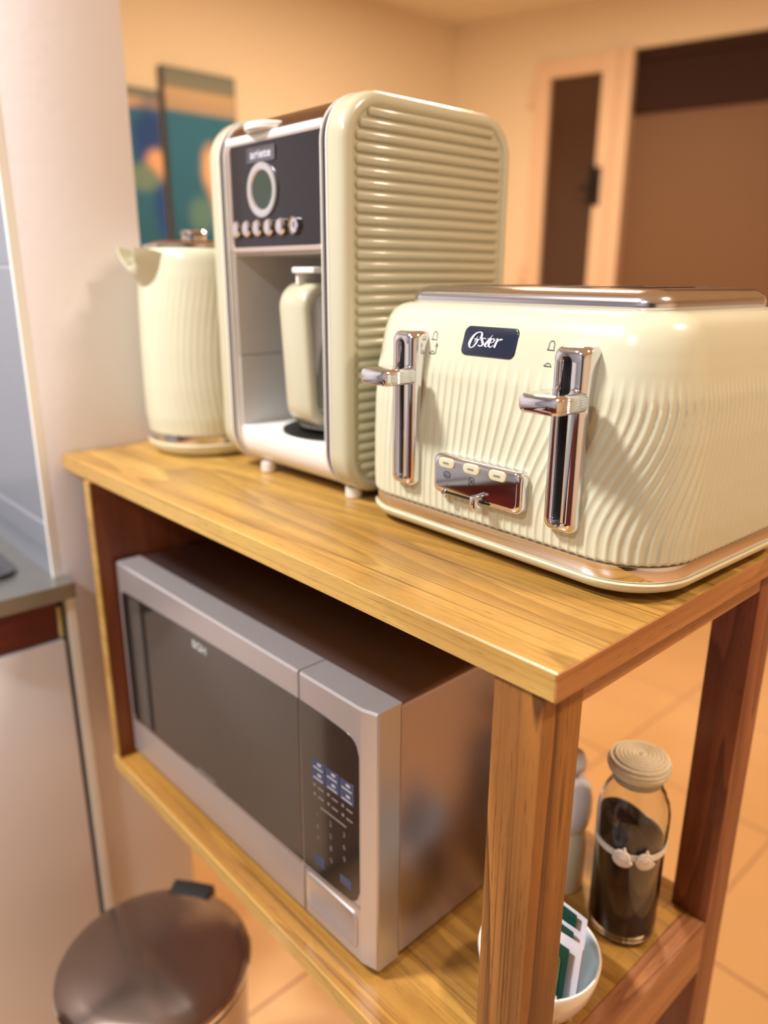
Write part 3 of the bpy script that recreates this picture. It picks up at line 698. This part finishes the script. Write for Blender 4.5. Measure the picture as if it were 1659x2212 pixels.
# display
lx, lz = -.4935, .3163
g = G()
el = lambda rx, rz, y: [(lx + rx * math.cos(2 * PI * j / 40), y, lz + rz * math.sin(2 * PI * j / 40)) for j in range(40)]
g.loft([el(.0272, .0272, yc), el(.0270, .0270, yc - .0022), el(.0245, .0245, yc - .0030), el(.0200, .0200, yc - .0020), el(.0190, .0190, yc - .0003)], True, False, False)
cm.part('display_ring', g, mat('satin_ring', (206, 204, 204), .28, .7), pn_)
cm.part('display', G().add(el(.0195, .0195, yc - .0004), [tuple(range(40))]), LCD, pn_)
for k, bxk in enumerate((-.5440, -.5232, -.5024, -.4810, -.4590, -.4368)):
    g = G(); n = 20
    cr_ = lambda r, y: [(bxk + r * math.cos(2 * PI * j / n), y, .2790 + r * math.sin(2 * PI * j / n)) for j in range(n)]
    if k < 5: g.loft([cr_(.0085, yc), cr_(.0085, yc - .0035), cr_(.0070, yc - .0052), cr_(.0035, yc - .0060)], True, False, True)
    else: g.loft([cr_(.0085, yc), cr_(.0085, yc - .0035), cr_(.0072, yc - .0042), cr_(.0066, yc - .0030), cr_(.0055, yc - .0028), cr_(.0045, yc - .0030)], True, False, True)
    b_ = cm.part('button', g, CHROME, pn_, label='power button with ring' if k == 5 else None)
    if k == 5: cm.part('power_mark', G().box(bxk - .0007, bxk + .0007, yc - .0034, yc - .0029, .2770, .2830), BLKINK, b_)
# lid: curved brown metallic top
pl = []
for i in range(10):
    a = math.radians(180 - 90 * i / 9); pl.append((yb0 + .001 + .030 + .031 * math.cos(a), .3600 + .0290 * math.sin(a)))
pl += [(yb1 - .03, .3890), (yb1, .370), (yb1, .345), (yb0 + .004, .3445)]
pl = [(a, b) for a, b in pl if True]
g = G().ext([(yb0 + .004, .3735), (yb0 + .002, .3745), (yb0 + .008, .3815), (yb0 + .018, .3890), (yb0 + .032, .3922), (yb0 + .060, .3930), (yb1 - .03, .3925), (yb1 - .008, .382), (yb1, .365), (yb1, .346), (yb0 + .02, .346), (yb0 + .02, .3725)], ix0 + .0006, ix1 - .0006, 'yz')
lid = cm.part('lid', g, BROWNM, label='brown reflective metal lid', angle=25)
g = G(); n = 14
tb = lambda z, e: [(-.4970 + (.0285 - e) * math.cos(PI + PI * j / n), yb0 + .008 + (.0230 - e) * math.sin(PI + PI * j / n), z) for j in range(n + 1)]
g.loft([tb(.3728, .004), tb(.3745, .001), tb(.3790, 0), tb(.3806, .0016)], True, True, True)
cm.part('lid_tab', g, WHITE_W, lid, 'cream finger tab on the lid')
for (fx, fy) in ((ix0 + .028, yb0 + .018), (ix1 + .014, yb0 + .022), (ix0 + .028, yb1 - .03), (ix1 + .014, yb1 - .03)):
    cm.part('foot', G().lathe([(.0075, 0), (.0090, .0015), (.0090, .0120)], (fx, fy, 0), 20), mat('white_foot', (224, 212, 204), .5))
# warming plate, carafe
px, py = -.460, MYF + .084
cm.part('warming_plate', G().lathe([(.0735, zc0), (.0735, .0585), (.070, .0600), (.060, .0604), (.0595, .0598), (.0, .0598)], (px, py, 0), 56, False, False), BLACK)
cf = T('carafe', 'glass carafe with cream handle standing in the coffee maker', 'carafe', (px, py, .0602))
g = G().lathe([(.0, .0604), (.050, .0604), (.056, .0630), (.0590, .075), (.0600, .110), (.0570, .150), (.0500, .185), (.0445, .205), (.0445, .2130), (.0425, .2130), (.0425, .205), (.048, .185), (.0550, .150), (.058, .110), (.0570, .075), (.054, .065), (.0, .0625)], (px, py, 0), 48, False, False)
cf.part('jug', g, GLASS, angle=60)
cf.part('collar', G().lathe([(.0458, .1985), (.0470, .200), (.0470, .214), (.0448, .2165), (.0435, .2130), (.0448, .2000)], (px, py, 0), 48, False, False), WHITE)
cl = cf.part('lid', G().lathe([(.0, .2130), (.0440, .2130), (.0450, .2170), (.0430, .2215), (.020, .2235), (.0, .2235)], (px, py, 0), 48, False, False), WHITE)
# loop handle in the YZ plane, wide strap
def hpath(d):
    ya, yb, z0, z1 = MYF + .004 + d, MYF + .040, .0680 + d, .2240 - d
    r = .026 - d * .6; P = []
    P.append((yb + .0, z1))
    for i in range(9):
        a = math.radians(90 + 90 * i / 8); P.append((ya + r + r * math.cos(a), z1 - r + r * math.sin(a)))
    for i in range(9):
        a = math.radians(180 + 90 * i / 8); P.append((ya + .006 + r + r * math.cos(a), z0 + r + r * math.sin(a)))
    P.append((yb + .0, z0))
    return P
po, pi_ = hpath(0), hpath(.0135)
hx = -.4525; hw = .0235
g = G(); R = []
for (a, b), (c, d) in zip(po, pi_):
    L_ = lambda t: (a + (c - a) * t, b + (d - b) * t)
    R.append([(hx - hw, *L_(.30)), (hx - hw + .0018, *L_(.10)), (hx - hw + .006, a, b), (hx + hw - .006, a, b), (hx + hw - .0018, *L_(.10)), (hx + hw, *L_(.30)),
              (hx + hw, *L_(.75)), (hx + hw - .004, c, d), (hx - hw + .004, c, d), (hx - hw, *L_(.75))])
g.loft(R, True, True, True)
cf.part('handle', g, SAGE, angle=60, label='broad cream loop handle')
cf.part('thumb_lever', G().box(hx - .004, hx + .034, MYF + .010, MYF + .044, .2330, .2390, .0015, 2).box(hx - .002, hx + .002, MYF + .014, MYF + .036, .2225, .2350), WHITE)
cf.part('handle_insert', G().lathe([(.0095, 0), (.0095, .115), (.007, .120)], (hx + .006, MYF + .036, .090), 16), WHITE)

# ================================================================== kettle
KX, KY = -.7145, .1750
kt = T('kettle', 'cream electric kettle with short spout at the far end of the cart', 'kettle', (KX, KY, 0))
KP = [(.0300, .0795), (.05, .0818), (.09, .0825), (.14, .0820), (.19, .0805), (.23, .0782), (.25, .0758), (.2580, .0735), (.2620, .0700), (.2640, .0650)]
def kr(z):
    for a in range(1, len(KP)):
        if z <= KP[a][0]:
            t = (z - KP[a - 1][0]) / (KP[a][0] - KP[a - 1][0]); return KP[a - 1][1] + (KP[a][1] - KP[a - 1][1]) * t
    return KP[-1][1]
n = 420; R = []
nz = [.0292, .0300] + [.031 + .23 * k / 60 for k in range(61)] + [.2630, .2640]
for z in nz:
    r0 = kr(max(z, .03)) - (.002 if z < .0295 else 0); ring = []
    for j in range(n):
        a = 2 * PI * j / n
        fade = (1 - sstep(.205, .235, z)) * sstep(.029, .04, z)
        # ribs on the half facing right of the spout
        side = sstep(-1.75, -1.2, (a if a < PI else a - 2 * PI)) * (1 - sstep(1.9, 2.4, (a if a < PI else a - 2 * PI)))
        c = .5 + .5 * math.cos(60 * a + 7.0 * math.sin((z - .03) * 18))
        rr_k = r0 + .00034 * c ** 2 * fade * side
        ring.append((KX + rr_k * math.cos(a), KY + rr_k * math.sin(a), z))
    R.append(ring)
kt.part('body', G().loft(R), CREAM, angle=60)
kt.part('base', G().lathe([(.066, 0), (.0720, .0015), (.0770, .006), (.0815, .0130), (.0818, .0165), (.0800, .0180)], (KX, KY, 0), 64), CREAM_D)
kt.part('chrome_band', G().lathe([(.0800, .0178), (.0806, .0185), (.0806, .0286), (.0790, .0294)], (KX, KY, 0), 64), CHROME)
# spout: open lip pointing to the front left
da = Vector((-.02, -1, 0)).normalized(); db = Vector((-da.y, da.x, 0))
g = G(); R = []
SP = [(.060, .205, .010, .004), (.078, .212, .019, .012), (.090, .230, .022, .020), (.100, .245, .0215, .022), (.108, .256, .0200, .0215), (.112, .262, .0190, .020)]
def sring(d, zc, hw_, dp, k=1.0):
    P = []
    for j in range(17):
        a = PI + PI * j / 16   # lower half
        P.append(Vector((KX, KY, 0)) + da * (d + .004 * math.sin(a)) + db * (hw_ * k * math.cos(a)) + Vector((0, 0, min(zc + dp * k * math.sin(a) , .2640))))
    return P
outer = [sring(.064, .2560, .0340, .066), sring(.074, .2590, .0325, .056), sring(.084, .2610, .0300, .044), sring(.093, .2625, .0270, .033), sring(.099, .2632, .0245, .0265)]
inner = [sring(.0985, .2636, .0245, .0265, .91), sring(.093, .2625, .0270, .033, .89), sring(.084, .2610, .0300, .044, .88), sring(.074, .2590, .0325, .056, .88), sring(.064, .2560, .0340, .066, .88)]
g.loft(outer + inner, False, False, False)
kt.part('spout', g, CREAM, angle=60)
g = G().lathe([(.0655, .2635), (.0660, .2660), (.0630, .2690), (.0560, .2715), (.030, .2725), (.0, .2725)], (KX, KY, 0), 56, False, False)
kl = kt.part('lid', g, mat('kettle_lid', (150, 118, 108), .16, .85), label='brown reflecting metal lid')
kt.part('lid_rim', G().lathe([(.0660, .2632), (.0688, .2640), (.0690, .2668), (.0665, .2682), (.0640, .2680), (.0640, .2635)], (KX, KY, 0), 56, False, False), CHROME, kl)
kt.part('lid_knob', G().lathe([(.016, .2724), (.015, .2790), (.017, .2830), (.0150, .2855), (.0, .2860)], (KX + .002, KY - .005, 0), 28, False, False), CHROME, kl)
# handle strap at the back right
hd = -da; P = []
for (d, z) in ((.062, .2660), (.075, .2800), (.095, .2840), (.110, .2760), (.116, .2500), (.116, .1500), (.110, .0900), (.098, .0700), (.080, .0640)):
    P.append(Vector((KX, KY, 0)) + hd * d * .98 + Vector((0, 0, z)))
P = [Vector(p) for p in dense([tuple(p) for p in P], 5)]
g = G(); R = []
for i, p in enumerate(P):
    d = (P[min(i + 1, len(P) - 1)] - P[max(i - 1, 0)]).normalized(); nrm = d.cross(db).normalized()
    R.append([p + db * (sx * .0125) + nrm * (sz * .0065) for sx, sz in ((-1, -.5), (-.7, -1), (.7, -1), (1, -.5), (1, .5), (.7, 1), (-.7, 1), (-1, .5))])
g.loft(R)
kt.part('handle', g, mat('handle_cream', (226, 190, 140), .3), angle=60)

# ================================================================== microwave
ML, MR_, MF = -.6954, -.1923, .0220; Z0, Z1 = -.4148, -.1293
mw = T('microwave', 'silver grey microwave with dark glass door on the cart shelf', 'microwave', (MR_, MF, ZS), rotz=.0141)
CB = .346
g = G()
cr_ = lambda y, e: [(a, y, b) for a, b in rrect((ML + MR_) / 2, (Z0 + Z1) / 2, (MR_ - ML) / 2 - e, (Z1 - Z0) / 2 - e, .006, 4)]
g.loft([cr_(MF + .0330, .0022), cr_(MF + .0334, .0006), cr_(MF + .0350, 0), cr_(CB, 0), cr_(CB + .002, .002)])
mw.part('case', g, STEEL_T, label='darker silver sheet metal case')
XS = -.3010
def front_block(x0, x1, rch):
    g = G()
    # outline in xy plan: chamfer on the right for the control side
    pl = [(x0, MF + .0322), (x0, MF + .0015), (x0 + .0015, MF)]
    if rch: pl += [(x1 - .0190, MF), (x1 - .0165, MF + .0003), (x1 - .0015, MF + .0046), (x1, MF + .0062), (x1, MF + .0322)]
    else: pl += [(x1 - .0010, MF), (x1, MF + .001), (x1, MF + .0322)]
    g.loft([[(a, b + .0015, Z0 + .0) for a, b in pl], [(a, b, Z0 + .0025) for a, b in pl], [(a, b, Z1 - .0025) for a, b in pl], [(a, b + .0015, Z1) for a, b in pl]])
    return g
dr = mw.part('door', front_block(ML, XS, False), STEEL, angle=25)
cp = mw.part('control_fascia', front_block(XS + .0016, MR_, True), STEEL, angle=25)
def zt_(x): return -.1590 - .0085 * max(0, (XS - x) / (XS - ML)) ** 1.6 if x < XS else -.1590 - .004 * ((x - XS) / .08) ** 2
def zb_(x): return -.3505 - .0060 * max(0, (XS - x) / (XS - ML)) ** 1.2 if x < XS else -.3505 + .004 * ((x - XS) / .08) ** 2
def glass(x0, x1, y0, y1, rl, rr, nn=24):
    top_, bot = [], []
    for i in range(nn + 1):
        x = x0 + (x1 - x0) * i / nn; a, b = zt_(x), zb_(x)
        if rl and x < x0 + rl: q = rl - math.sqrt(max(rl ** 2 - (x0 + rl - x) ** 2, 0)); a -= q; b += q
        if rr and x > x1 - rr: q = rr - math.sqrt(max(rr ** 2 - (x - x1 + rr) ** 2, 0)); a -= q; b += q
        top_.append((x, a)); bot.append((x, b))
    return G().ext(bot + top_[::-1], y0, y1)
gl = mw.part('window_glass', glass(ML + .0085, XS - .0004, MF + .002, MF - .0006, .004, 0, 40), GLASSD, dr, 'dark glossy door glass')
for (xa, xb, mt_) in ((ML + .0095, ML + .030, BLACK), (ML + .030, ML + .0600, mat('grey_glass_band', (76, 72, 68), .2)), (ML + .0600, ML + .0720, BLACK)):
    g = G(); g.add([(xa, MF - .0008, zb_(xa) + .003), (xb, MF - .0008, zb_(xb) + .003), (xb, MF - .0008, zt_(xb) - .003), (xa, MF - .0008, zt_(xa) - .003)], [(0, 1, 2, 3)])
    mw.part('glass_stripe', g, mt_, gl)
mw.part('lettering', text_geo('BGH', .0135, lambda u, v: (-.487 + u * 1.15, MF - .0009, -.1755 + v), offset=.0005), mat('logo_grey', (176, 178, 178), .4), gl)
mw.part('lettering', text_geo('quick touch', .0072, lambda u, v: (-.492 + u * 1.2, MF - .0009, -.3480 + v)), PALEP, gl)
gp = mw.part('control_glass', glass(XS + .0022, -.2125, MF + .002, MF - .0006, 0, .016, 30), GLASSP, cp, 'dark glossy keypad glass')
# bright lips under the glass
g = G()
R = []
for i in range(25):
    x = ML + .010 + (XS - ML - .011) * i / 24; z = zb_(x)
    R.append([(x, MF + .0005, z + .0002), (x, MF - .0014, z - .0006), (x, MF - .0014, z - .0022), (x, MF + .0005, z - .0030)])
g.loft(R); mw.part('door_lip', g, BRUSHED, dr)
g = G(); R = []
for i in range(13):
    x = XS + .0025 + (.0860) * i / 12; z = zb_(x)
    R.append([(x, MF + .0005, z + .0002), (x, MF - .0014, z - .0006), (x, MF - .0014, z - .0022), (x, MF + .0005, z - .0030)])
g.loft(R); mw.part('fascia_lip', g, BRUSHED, cp)
g = G().loft([[(a, y, b) for a, b in rrect(-.2560, -.3790, .0400 - e, .0205 - e, .007, 5)] for y, e in ((MF + .001, 0), (MF - .0010, 0), (MF - .0016, .0008), (MF - .0016, .0016), (MF - .0010, .0024))])
mw.part('open_button', g, STEEL, cp)
yk = MF - .00085
for r in range(2):
    for c in range(3):
        x = -.2712 + c * .0212; z = -.2195 - r * .0118
        k = mw.part('key', G().ext(rrect(x, z, .0099, .0056, .0006, 2), yk + .0002, yk), BLUEP, gp)
        mw.part('key_text', G().box(x - .0075, x + .0070, yk - .0001, yk, z - .0042, z - .0026).box(x - .001, x + .0045, yk - .0001, yk, z + .0004, z + .0032), PALEP, k)
for r in range(2):
    for c in range(3):
        x = -.2712 + c * .0212; z = -.2440 - r * .0105
        mw.part('key_text', G().box(x - .0010, x + .0080, yk - .0001, yk, z - .001, z + .0008).box(x - .0075, x - .0042, yk - .0001, yk, z - .0008, z + .0022), GREYP, gp)
mw.part('key_text', G().box(-.2685, -.2300, yk - .0001, yk, -.2660, -.2642), GREYP, gp)
for k, (c, r) in enumerate([(0, 0), (1, 0), (2, 0), (0, 1), (1, 1), (2, 1), (0, 2), (1, 2), (2, 2), (1, 3)]):
    x = -.2735 + c * .0200; z = -.2760 - r * .0142
    mw.part('digit', text_geo('1234567890'[k], .0085, lambda u, v, x=x, z=z: (x + u, yk - .0001, z + v)), GREYP, gp)
mw.part('key', G().ext(rrect(-.2725, -.3315, .0080, .0060, .001, 2), yk + .0002, yk), BLUEP, gp)
mw.part('key', G().ext(rrect(-.2320, -.3300, .0085, .0050, .001, 2), yk + .0002, yk), BLUEP, gp)
for fx in (ML + .05, MR_ - .04):
    for fy in (MF + .06, CB - .04):
        mw.part('foot', G().lathe([(.010, ZS), (.011, ZS + .002), (.011, Z0 + .0005)], (fx, fy, 0), 16), RUBBER)

# ================================================================== shelf items
# glass jar of ground coffee
JX, JY = -.0722, .2658
jar = T('coffee_jar', 'glass jar of ground coffee with rope covered lid on the shelf', 'jar', (JX, JY, ZS))
JR = .0345
jo = [(.0, .0), (.029, .0), (.0330, .003), (JR, .010), (JR, .118), (.0352, .122), (.0354, .135), (.0350, .148), (.0325, .160), (.0275, .171), (.0245, .177), (.0240, .186)]
ji = [(.0222, .186), (.0226, .177), (.0255, .170), (.0305, .159), (.0330, .148), (.0334, .135), (.0330, .122), (.0325, .118), (.0325, .012), (.0300, .0075), (.0, .0065)]
jar.part('glass', G().lathe([(r, z + ZS) for r, z in jo + ji], (JX, JY, 0), 56, False, False), GLASS, angle=60)
g = G(); n = 48; rc = .0322
R = [[(JX + r * math.cos(2 * PI * j / n), JY + r * math.sin(2 * PI * j / n), ZS + z) for j in range(n)] for r, z in ((.0, .0085), (.0295, .0085), (rc, .0125), (rc, .06))]
for k, fr_ in enumerate((1.0, .97, .75, .5, .25, .0)):
    R.append([(JX + rc * fr_ * math.cos(2 * PI * j / n), JY + rc * fr_ * math.sin(2 * PI * j / n),
               ZS + .128 - .016 * fr_ * math.cos(2 * PI * j / n - .75) + .0015 * math.sin(5 * j) * (fr_ < .9) + .004 * (1 - fr_)) for j in range(n)])
g.loft(R, True, False, False)
jar.part('ground_coffee', g, COFFEE, angle=70)
lidj = jar.part('lid', G().lathe([(.0, ZS + .1800), (.0225, ZS + .1800), (.0225, ZS + .1905), (.0270, ZS + .1910), (.0270, ZS + .2040), (.0, ZS + .2045)], (JX, JY, 0), 40, False, False), ROPE)
g = G(); P = []
turns = 6.3
for i in range(int(turns * 26)):
    a = 2 * PI * i / 26; r = .0010 + .0245 * i / (turns * 26); P.append((JX + r * math.cos(a), JY + r * math.sin(a), ZS + .2070 - .0016 * (i / (turns * 26)) ** 3))
g.tube(P, .00235, 6)
for k in range(4):
    z = ZS + .2035 - k * .0037; rr_ = .0270 + (.0014 if 0 < k < 3 else .0)
    g.tube([(JX + rr_ * math.cos(2 * PI * j / 40), JY + rr_ * math.sin(2 * PI * j / 40), z) for j in range(40)], .0022, 6, closed=True)
jar.part('rope_coil', g, ROPE, lidj, 'coiled jute rope cover', angle=60)
ZB = ZS + .1130
bnd = jar.part('lace_band', G().lathe([(JR + .0002, ZB - .0035), (JR + .0010, ZB - .0035), (JR + .0010, ZB + .0035), (JR + .0002, ZB + .0035)], (JX, JY, 0), 56, False, False), LACE)
for ang in (-72, -39):
    a0 = math.radians(ang - 0); d = Vector((math.cos(a0), math.sin(a0), 0)); q = Vector((-d.y, d.x, 0)); c = Vector((JX, JY, ZB)) + d * (JR + .0030)
    g = G(); P = []
    for i in range(60):
        a = 2 * PI * i / 20; r = .0008 + .0085 * i / 60; P.append(c + q * r * math.cos(a) + Vector((0, 0, r * math.sin(a))) + d * (.0022 * (1 - i / 60)))
    g.tube(P, .0020, 6)
    g.tube([c + q * .001 + Vector((0, 0, .006)), c + q * .0015 + Vector((0, 0, .0115))], [.0030, .0012], 6)
    jar.part('rose', g, LACE, bnd, 'small white fabric rose', angle=60)
# pearl white bottle, shade on its lower body painted beige
BX, BYY = -.1505, .2690
bt = T('squeeze_bottle', 'pearl white bottle with painted beige shade on its body behind the front leg beside the coffee jar', 'bottle', (BX, BYY, ZS))
bt.part('body', G().lathe([(.0, ZS), (.0225, ZS), (.0242, ZS + .003), (.0242, ZS + .062), (.0225, ZS + .072), (.0215, ZS + .078)], (BX, BYY, 0), 40, False, False), BOTTLEM, angle=60)
bt.part('shoulder', G().lathe([(.0215, ZS + .078), (.0250, ZS + .085), (.0270, ZS + .098), (.0268, ZS + .115), (.0235, ZS + .130), (.0150, ZS + .139), (.0095, ZS + .143), (.0095, ZS + .149), (.0, ZS + .149)], (BX, BYY, 0), 40, False, False), BOTTLEC, angle=60)
bt.part('cap', G().lathe([(.0100, ZS + .1485), (.0165, ZS + .152), (.0172, ZS + .160), (.0140, ZS + .167), (.0, ZS + .170)], (BX, BYY, 0), 32, False, False), BOTTLEC, angle=60)
# bowl with tea bags
BWX, BWY, BR = -.0777, .1246, .0560
bw = T('bowl', 'white ceramic bowl of tea envelopes behind the front leg', 'bowl', (BWX, BWY, ZS))
HB = .0640
ob_ = [(.0, .0), (.020, .0), (.0225, .0015), (.0235, .0035), (.0330, .0100), (.0440, .0220), (.0515, .0380), (.0550, .0520), (.0562, HB - .0015), (.0555, HB), (.0538, HB)]
ib_ = [(.0525, HB - .0015), (.0515, .0520), (.0480, .0380), (.0405, .0235), (.0300, .0130), (.0150, .0080), (.0, .0070)]
bw.part('body', G().lathe([(r, z + ZS) for r, z in ob_], (BWX, BWY, 0), 64, False, False), CERAM, angle=50)
bw.part('inner_glaze', G().lathe([(r, z + ZS) for r, z in [(.0538, HB)] + ib_], (BWX, BWY, 0), 64, False, False), CERAM_I, angle=50)
def packet(kind, label, x, y, zb, h, wd, lean, yawp, mt, frame=False, group=None):
    t = T(kind, label, 'tea bag' if kind == 'tea_envelope' else 'sachet', (x, y, zb), group, rotz=yawp)
    Rm = Matrix.Rotation(lean, 3, 'X')
    def f(u, d, z): p = Rm @ Vector((u, d, z)); return (x + p.x, y + p.y, zb + p.z)
    g = G()
    R = []
    for (z, th) in ((0, .0002), (.004, .0003), (.006, .0010), (h * .5, .0018), (h - .006, .0010), (h - .004, .0003), (h, .0002)):
        R.append([f(-wd / 2, 0, z), f(-wd / 4, -th, z), f(wd / 4, -th, z), f(wd / 2, 0, z), f(wd / 4, th, z), f(-wd / 4, th, z)])
    g.loft(R); body = t.part('envelope', g, mt)
    if frame:
        fr2 = []
        for a, b in rrect(0, h * .48, wd * .36, h * .36, .004, 3): fr2.append((a, b, .0007))
        g = G(); ribbon(g, fr2 + [fr2[0]], lambda u, v: f(u, -.0021, v))
        fr3 = [(a * .72, h * .48 + (b - h * .48) * .80, .0005) for a, b, _ in fr2]; ribbon(g, fr3 + [fr3[0]], lambda u, v: f(u, -.0021, v))
        t.part('gold_frame', g, GOLDP, body)
    return t
gT = 'tea envelopes in the bowl'
packet('tea_envelope', 'front green tea envelope with gold frame in the bowl', -.0640, .1080, ZS + .028, .068, .046, -.10, .05, GREENP, True, gT)
packet('tea_envelope', 'middle green tea envelope behind the gold framed one', -.0655, .1190, ZS + .030, .078, .044, -.06, .0, GREENP, False, gT)
packet('tea_envelope', 'rearmost green tea envelope standing highest in the bowl', -.0680, .1300, ZS + .032, .086, .042, -.04, -.05, GREENP, False, gT)
gS = 'white paper sachets in the bowl'
packet('paper_sachet', 'white sachet right behind the front green envelope', -.0560, .1130, ZS + .022, .080, .048, -.10, .08, PAPER, False, gS)
packet('paper_sachet', 'white sachet right behind the middle green envelope', -.0575, .1245, ZS + .026, .080, .045, -.06, .02, PAPER, False, gS)
packet('paper_sachet', 'white sachet behind the rearmost green envelope', -.0600, .1345, ZS + .030, .086, .042, -.04, -.05, PAPER, False, gS)
t = packet('paper_sachet', 'crumpled white sachet leaning low at the front of the bowl', -.0600, .0960, ZS + .024, .046, .050, .18, .10, PAPER, False, gS)
t2 = packet('paper_sachet', 'lowest white sachet with a red dot at the bowl front', -.0620, .0880, ZS + .030, .034, .040, .30, .14, PAPER, False, gS)
Rm = Matrix.Rotation(.30, 3, 'X'); 
g = G(); cpt = Vector((-.0500, .0880, ZS + .030)) + Rm @ Vector((0, -.0020, .026))
g.add([(cpt.x + .0012 * math.cos(2 * PI * j / 10), cpt.y, cpt.z + .0009 * math.sin(2 * PI * j / 10)) for j in range(10)], [tuple(range(10))])
t2.part('red_dot', g, REDP, t2.o.children[0])

# ================================================================== pedal bin
TX, TY, TRR, TZ = -.5441, -.0500, .1232, -.6300
bn = T('pedal_bin', 'round steel pedal bin with domed brown reflecting lid on the floor', 'bin', (TX, TY, FLOOR))
bn.part('body', G().lathe([(.1080, FLOOR + .012), (.1120, FLOOR + .016), (.1175, TZ - .020), (.1175, TZ - .012)], (TX, TY, 0), 64), mat('bin_steel', (186, 176, 176), .25, .9, vary=.03))
bn.part('base_ring', G().lathe([(.1120, FLOOR), (.1160, FLOOR + .002), (.1160, FLOOR + .018), (.1120, FLOOR + .020)], (TX, TY, 0), 64), RUBBER)
bn.part('collar', G().lathe([(.1172, TZ - .0170), (.1225, TZ - .0160), (.1228, TZ - .0090), (.1180, TZ - .0080)], (TX, TY, 0), 64, False, False), RUBBER, label='black plastic collar under the lid')
ld_ = bn.part('lid', G().lathe([(.1180, TZ - .0085), (.1232, TZ - .0080), (.1232, TZ - .0020), (.1215, TZ + .0020), (.1150, TZ + .0070), (.0950, TZ + .0135), (.0600, TZ + .0185), (.0250, TZ + .0205), (.0, TZ + .0208)], (TX, TY, 0), 72, True, False), LIDSTEEL, angle=50)
bn.part('lid_rim', G().lathe([(.1228, TZ - .0088), (.1246, TZ - .0070), (.1246, TZ - .0025), (.1230, TZ - .0008)], (TX, TY, 0), 72, False, False), CHROME, ld_)
# rear hinge hump and front catch
hd2 = Vector((-.075, .100, 0)).normalized(); q = Vector((-hd2.y, hd2.x, 0)); c = Vector((TX, TY, 0)) + hd2 * .112
g = G(); R = []
for k, (dd, hh) in enumerate(((-.016, .0115), (.0, .0150), (.012, .0150), (.020, .004))):
    R.append([c + hd2 * dd + q * s_ + Vector((0, 0, TZ + hh - abs(s_) * .03)) for s_ in (-.028, -.014, 0, .014, .028)] + [c + hd2 * dd + q * s_ + Vector((0, 0, TZ - .012)) for s_ in (.028, -.028)])
g.loft(R); bn.part('hinge_cover', g, RUBBER)
c3 = Vector((TX, TY, 0)) + Vector((.80, -.60, 0)) * .1215
bn.part('catch', G().box(c3.x - .012, c3.x + .012, c3.y - .006, c3.y + .010, TZ - .030, TZ - .010, .003, 2), RUBBER)
bn.part('pedal', G().box(TX + .075, TX + .110, TY - .115, TY - .095, FLOOR + .012, FLOOR + .020, .002, 1), RUBBER)
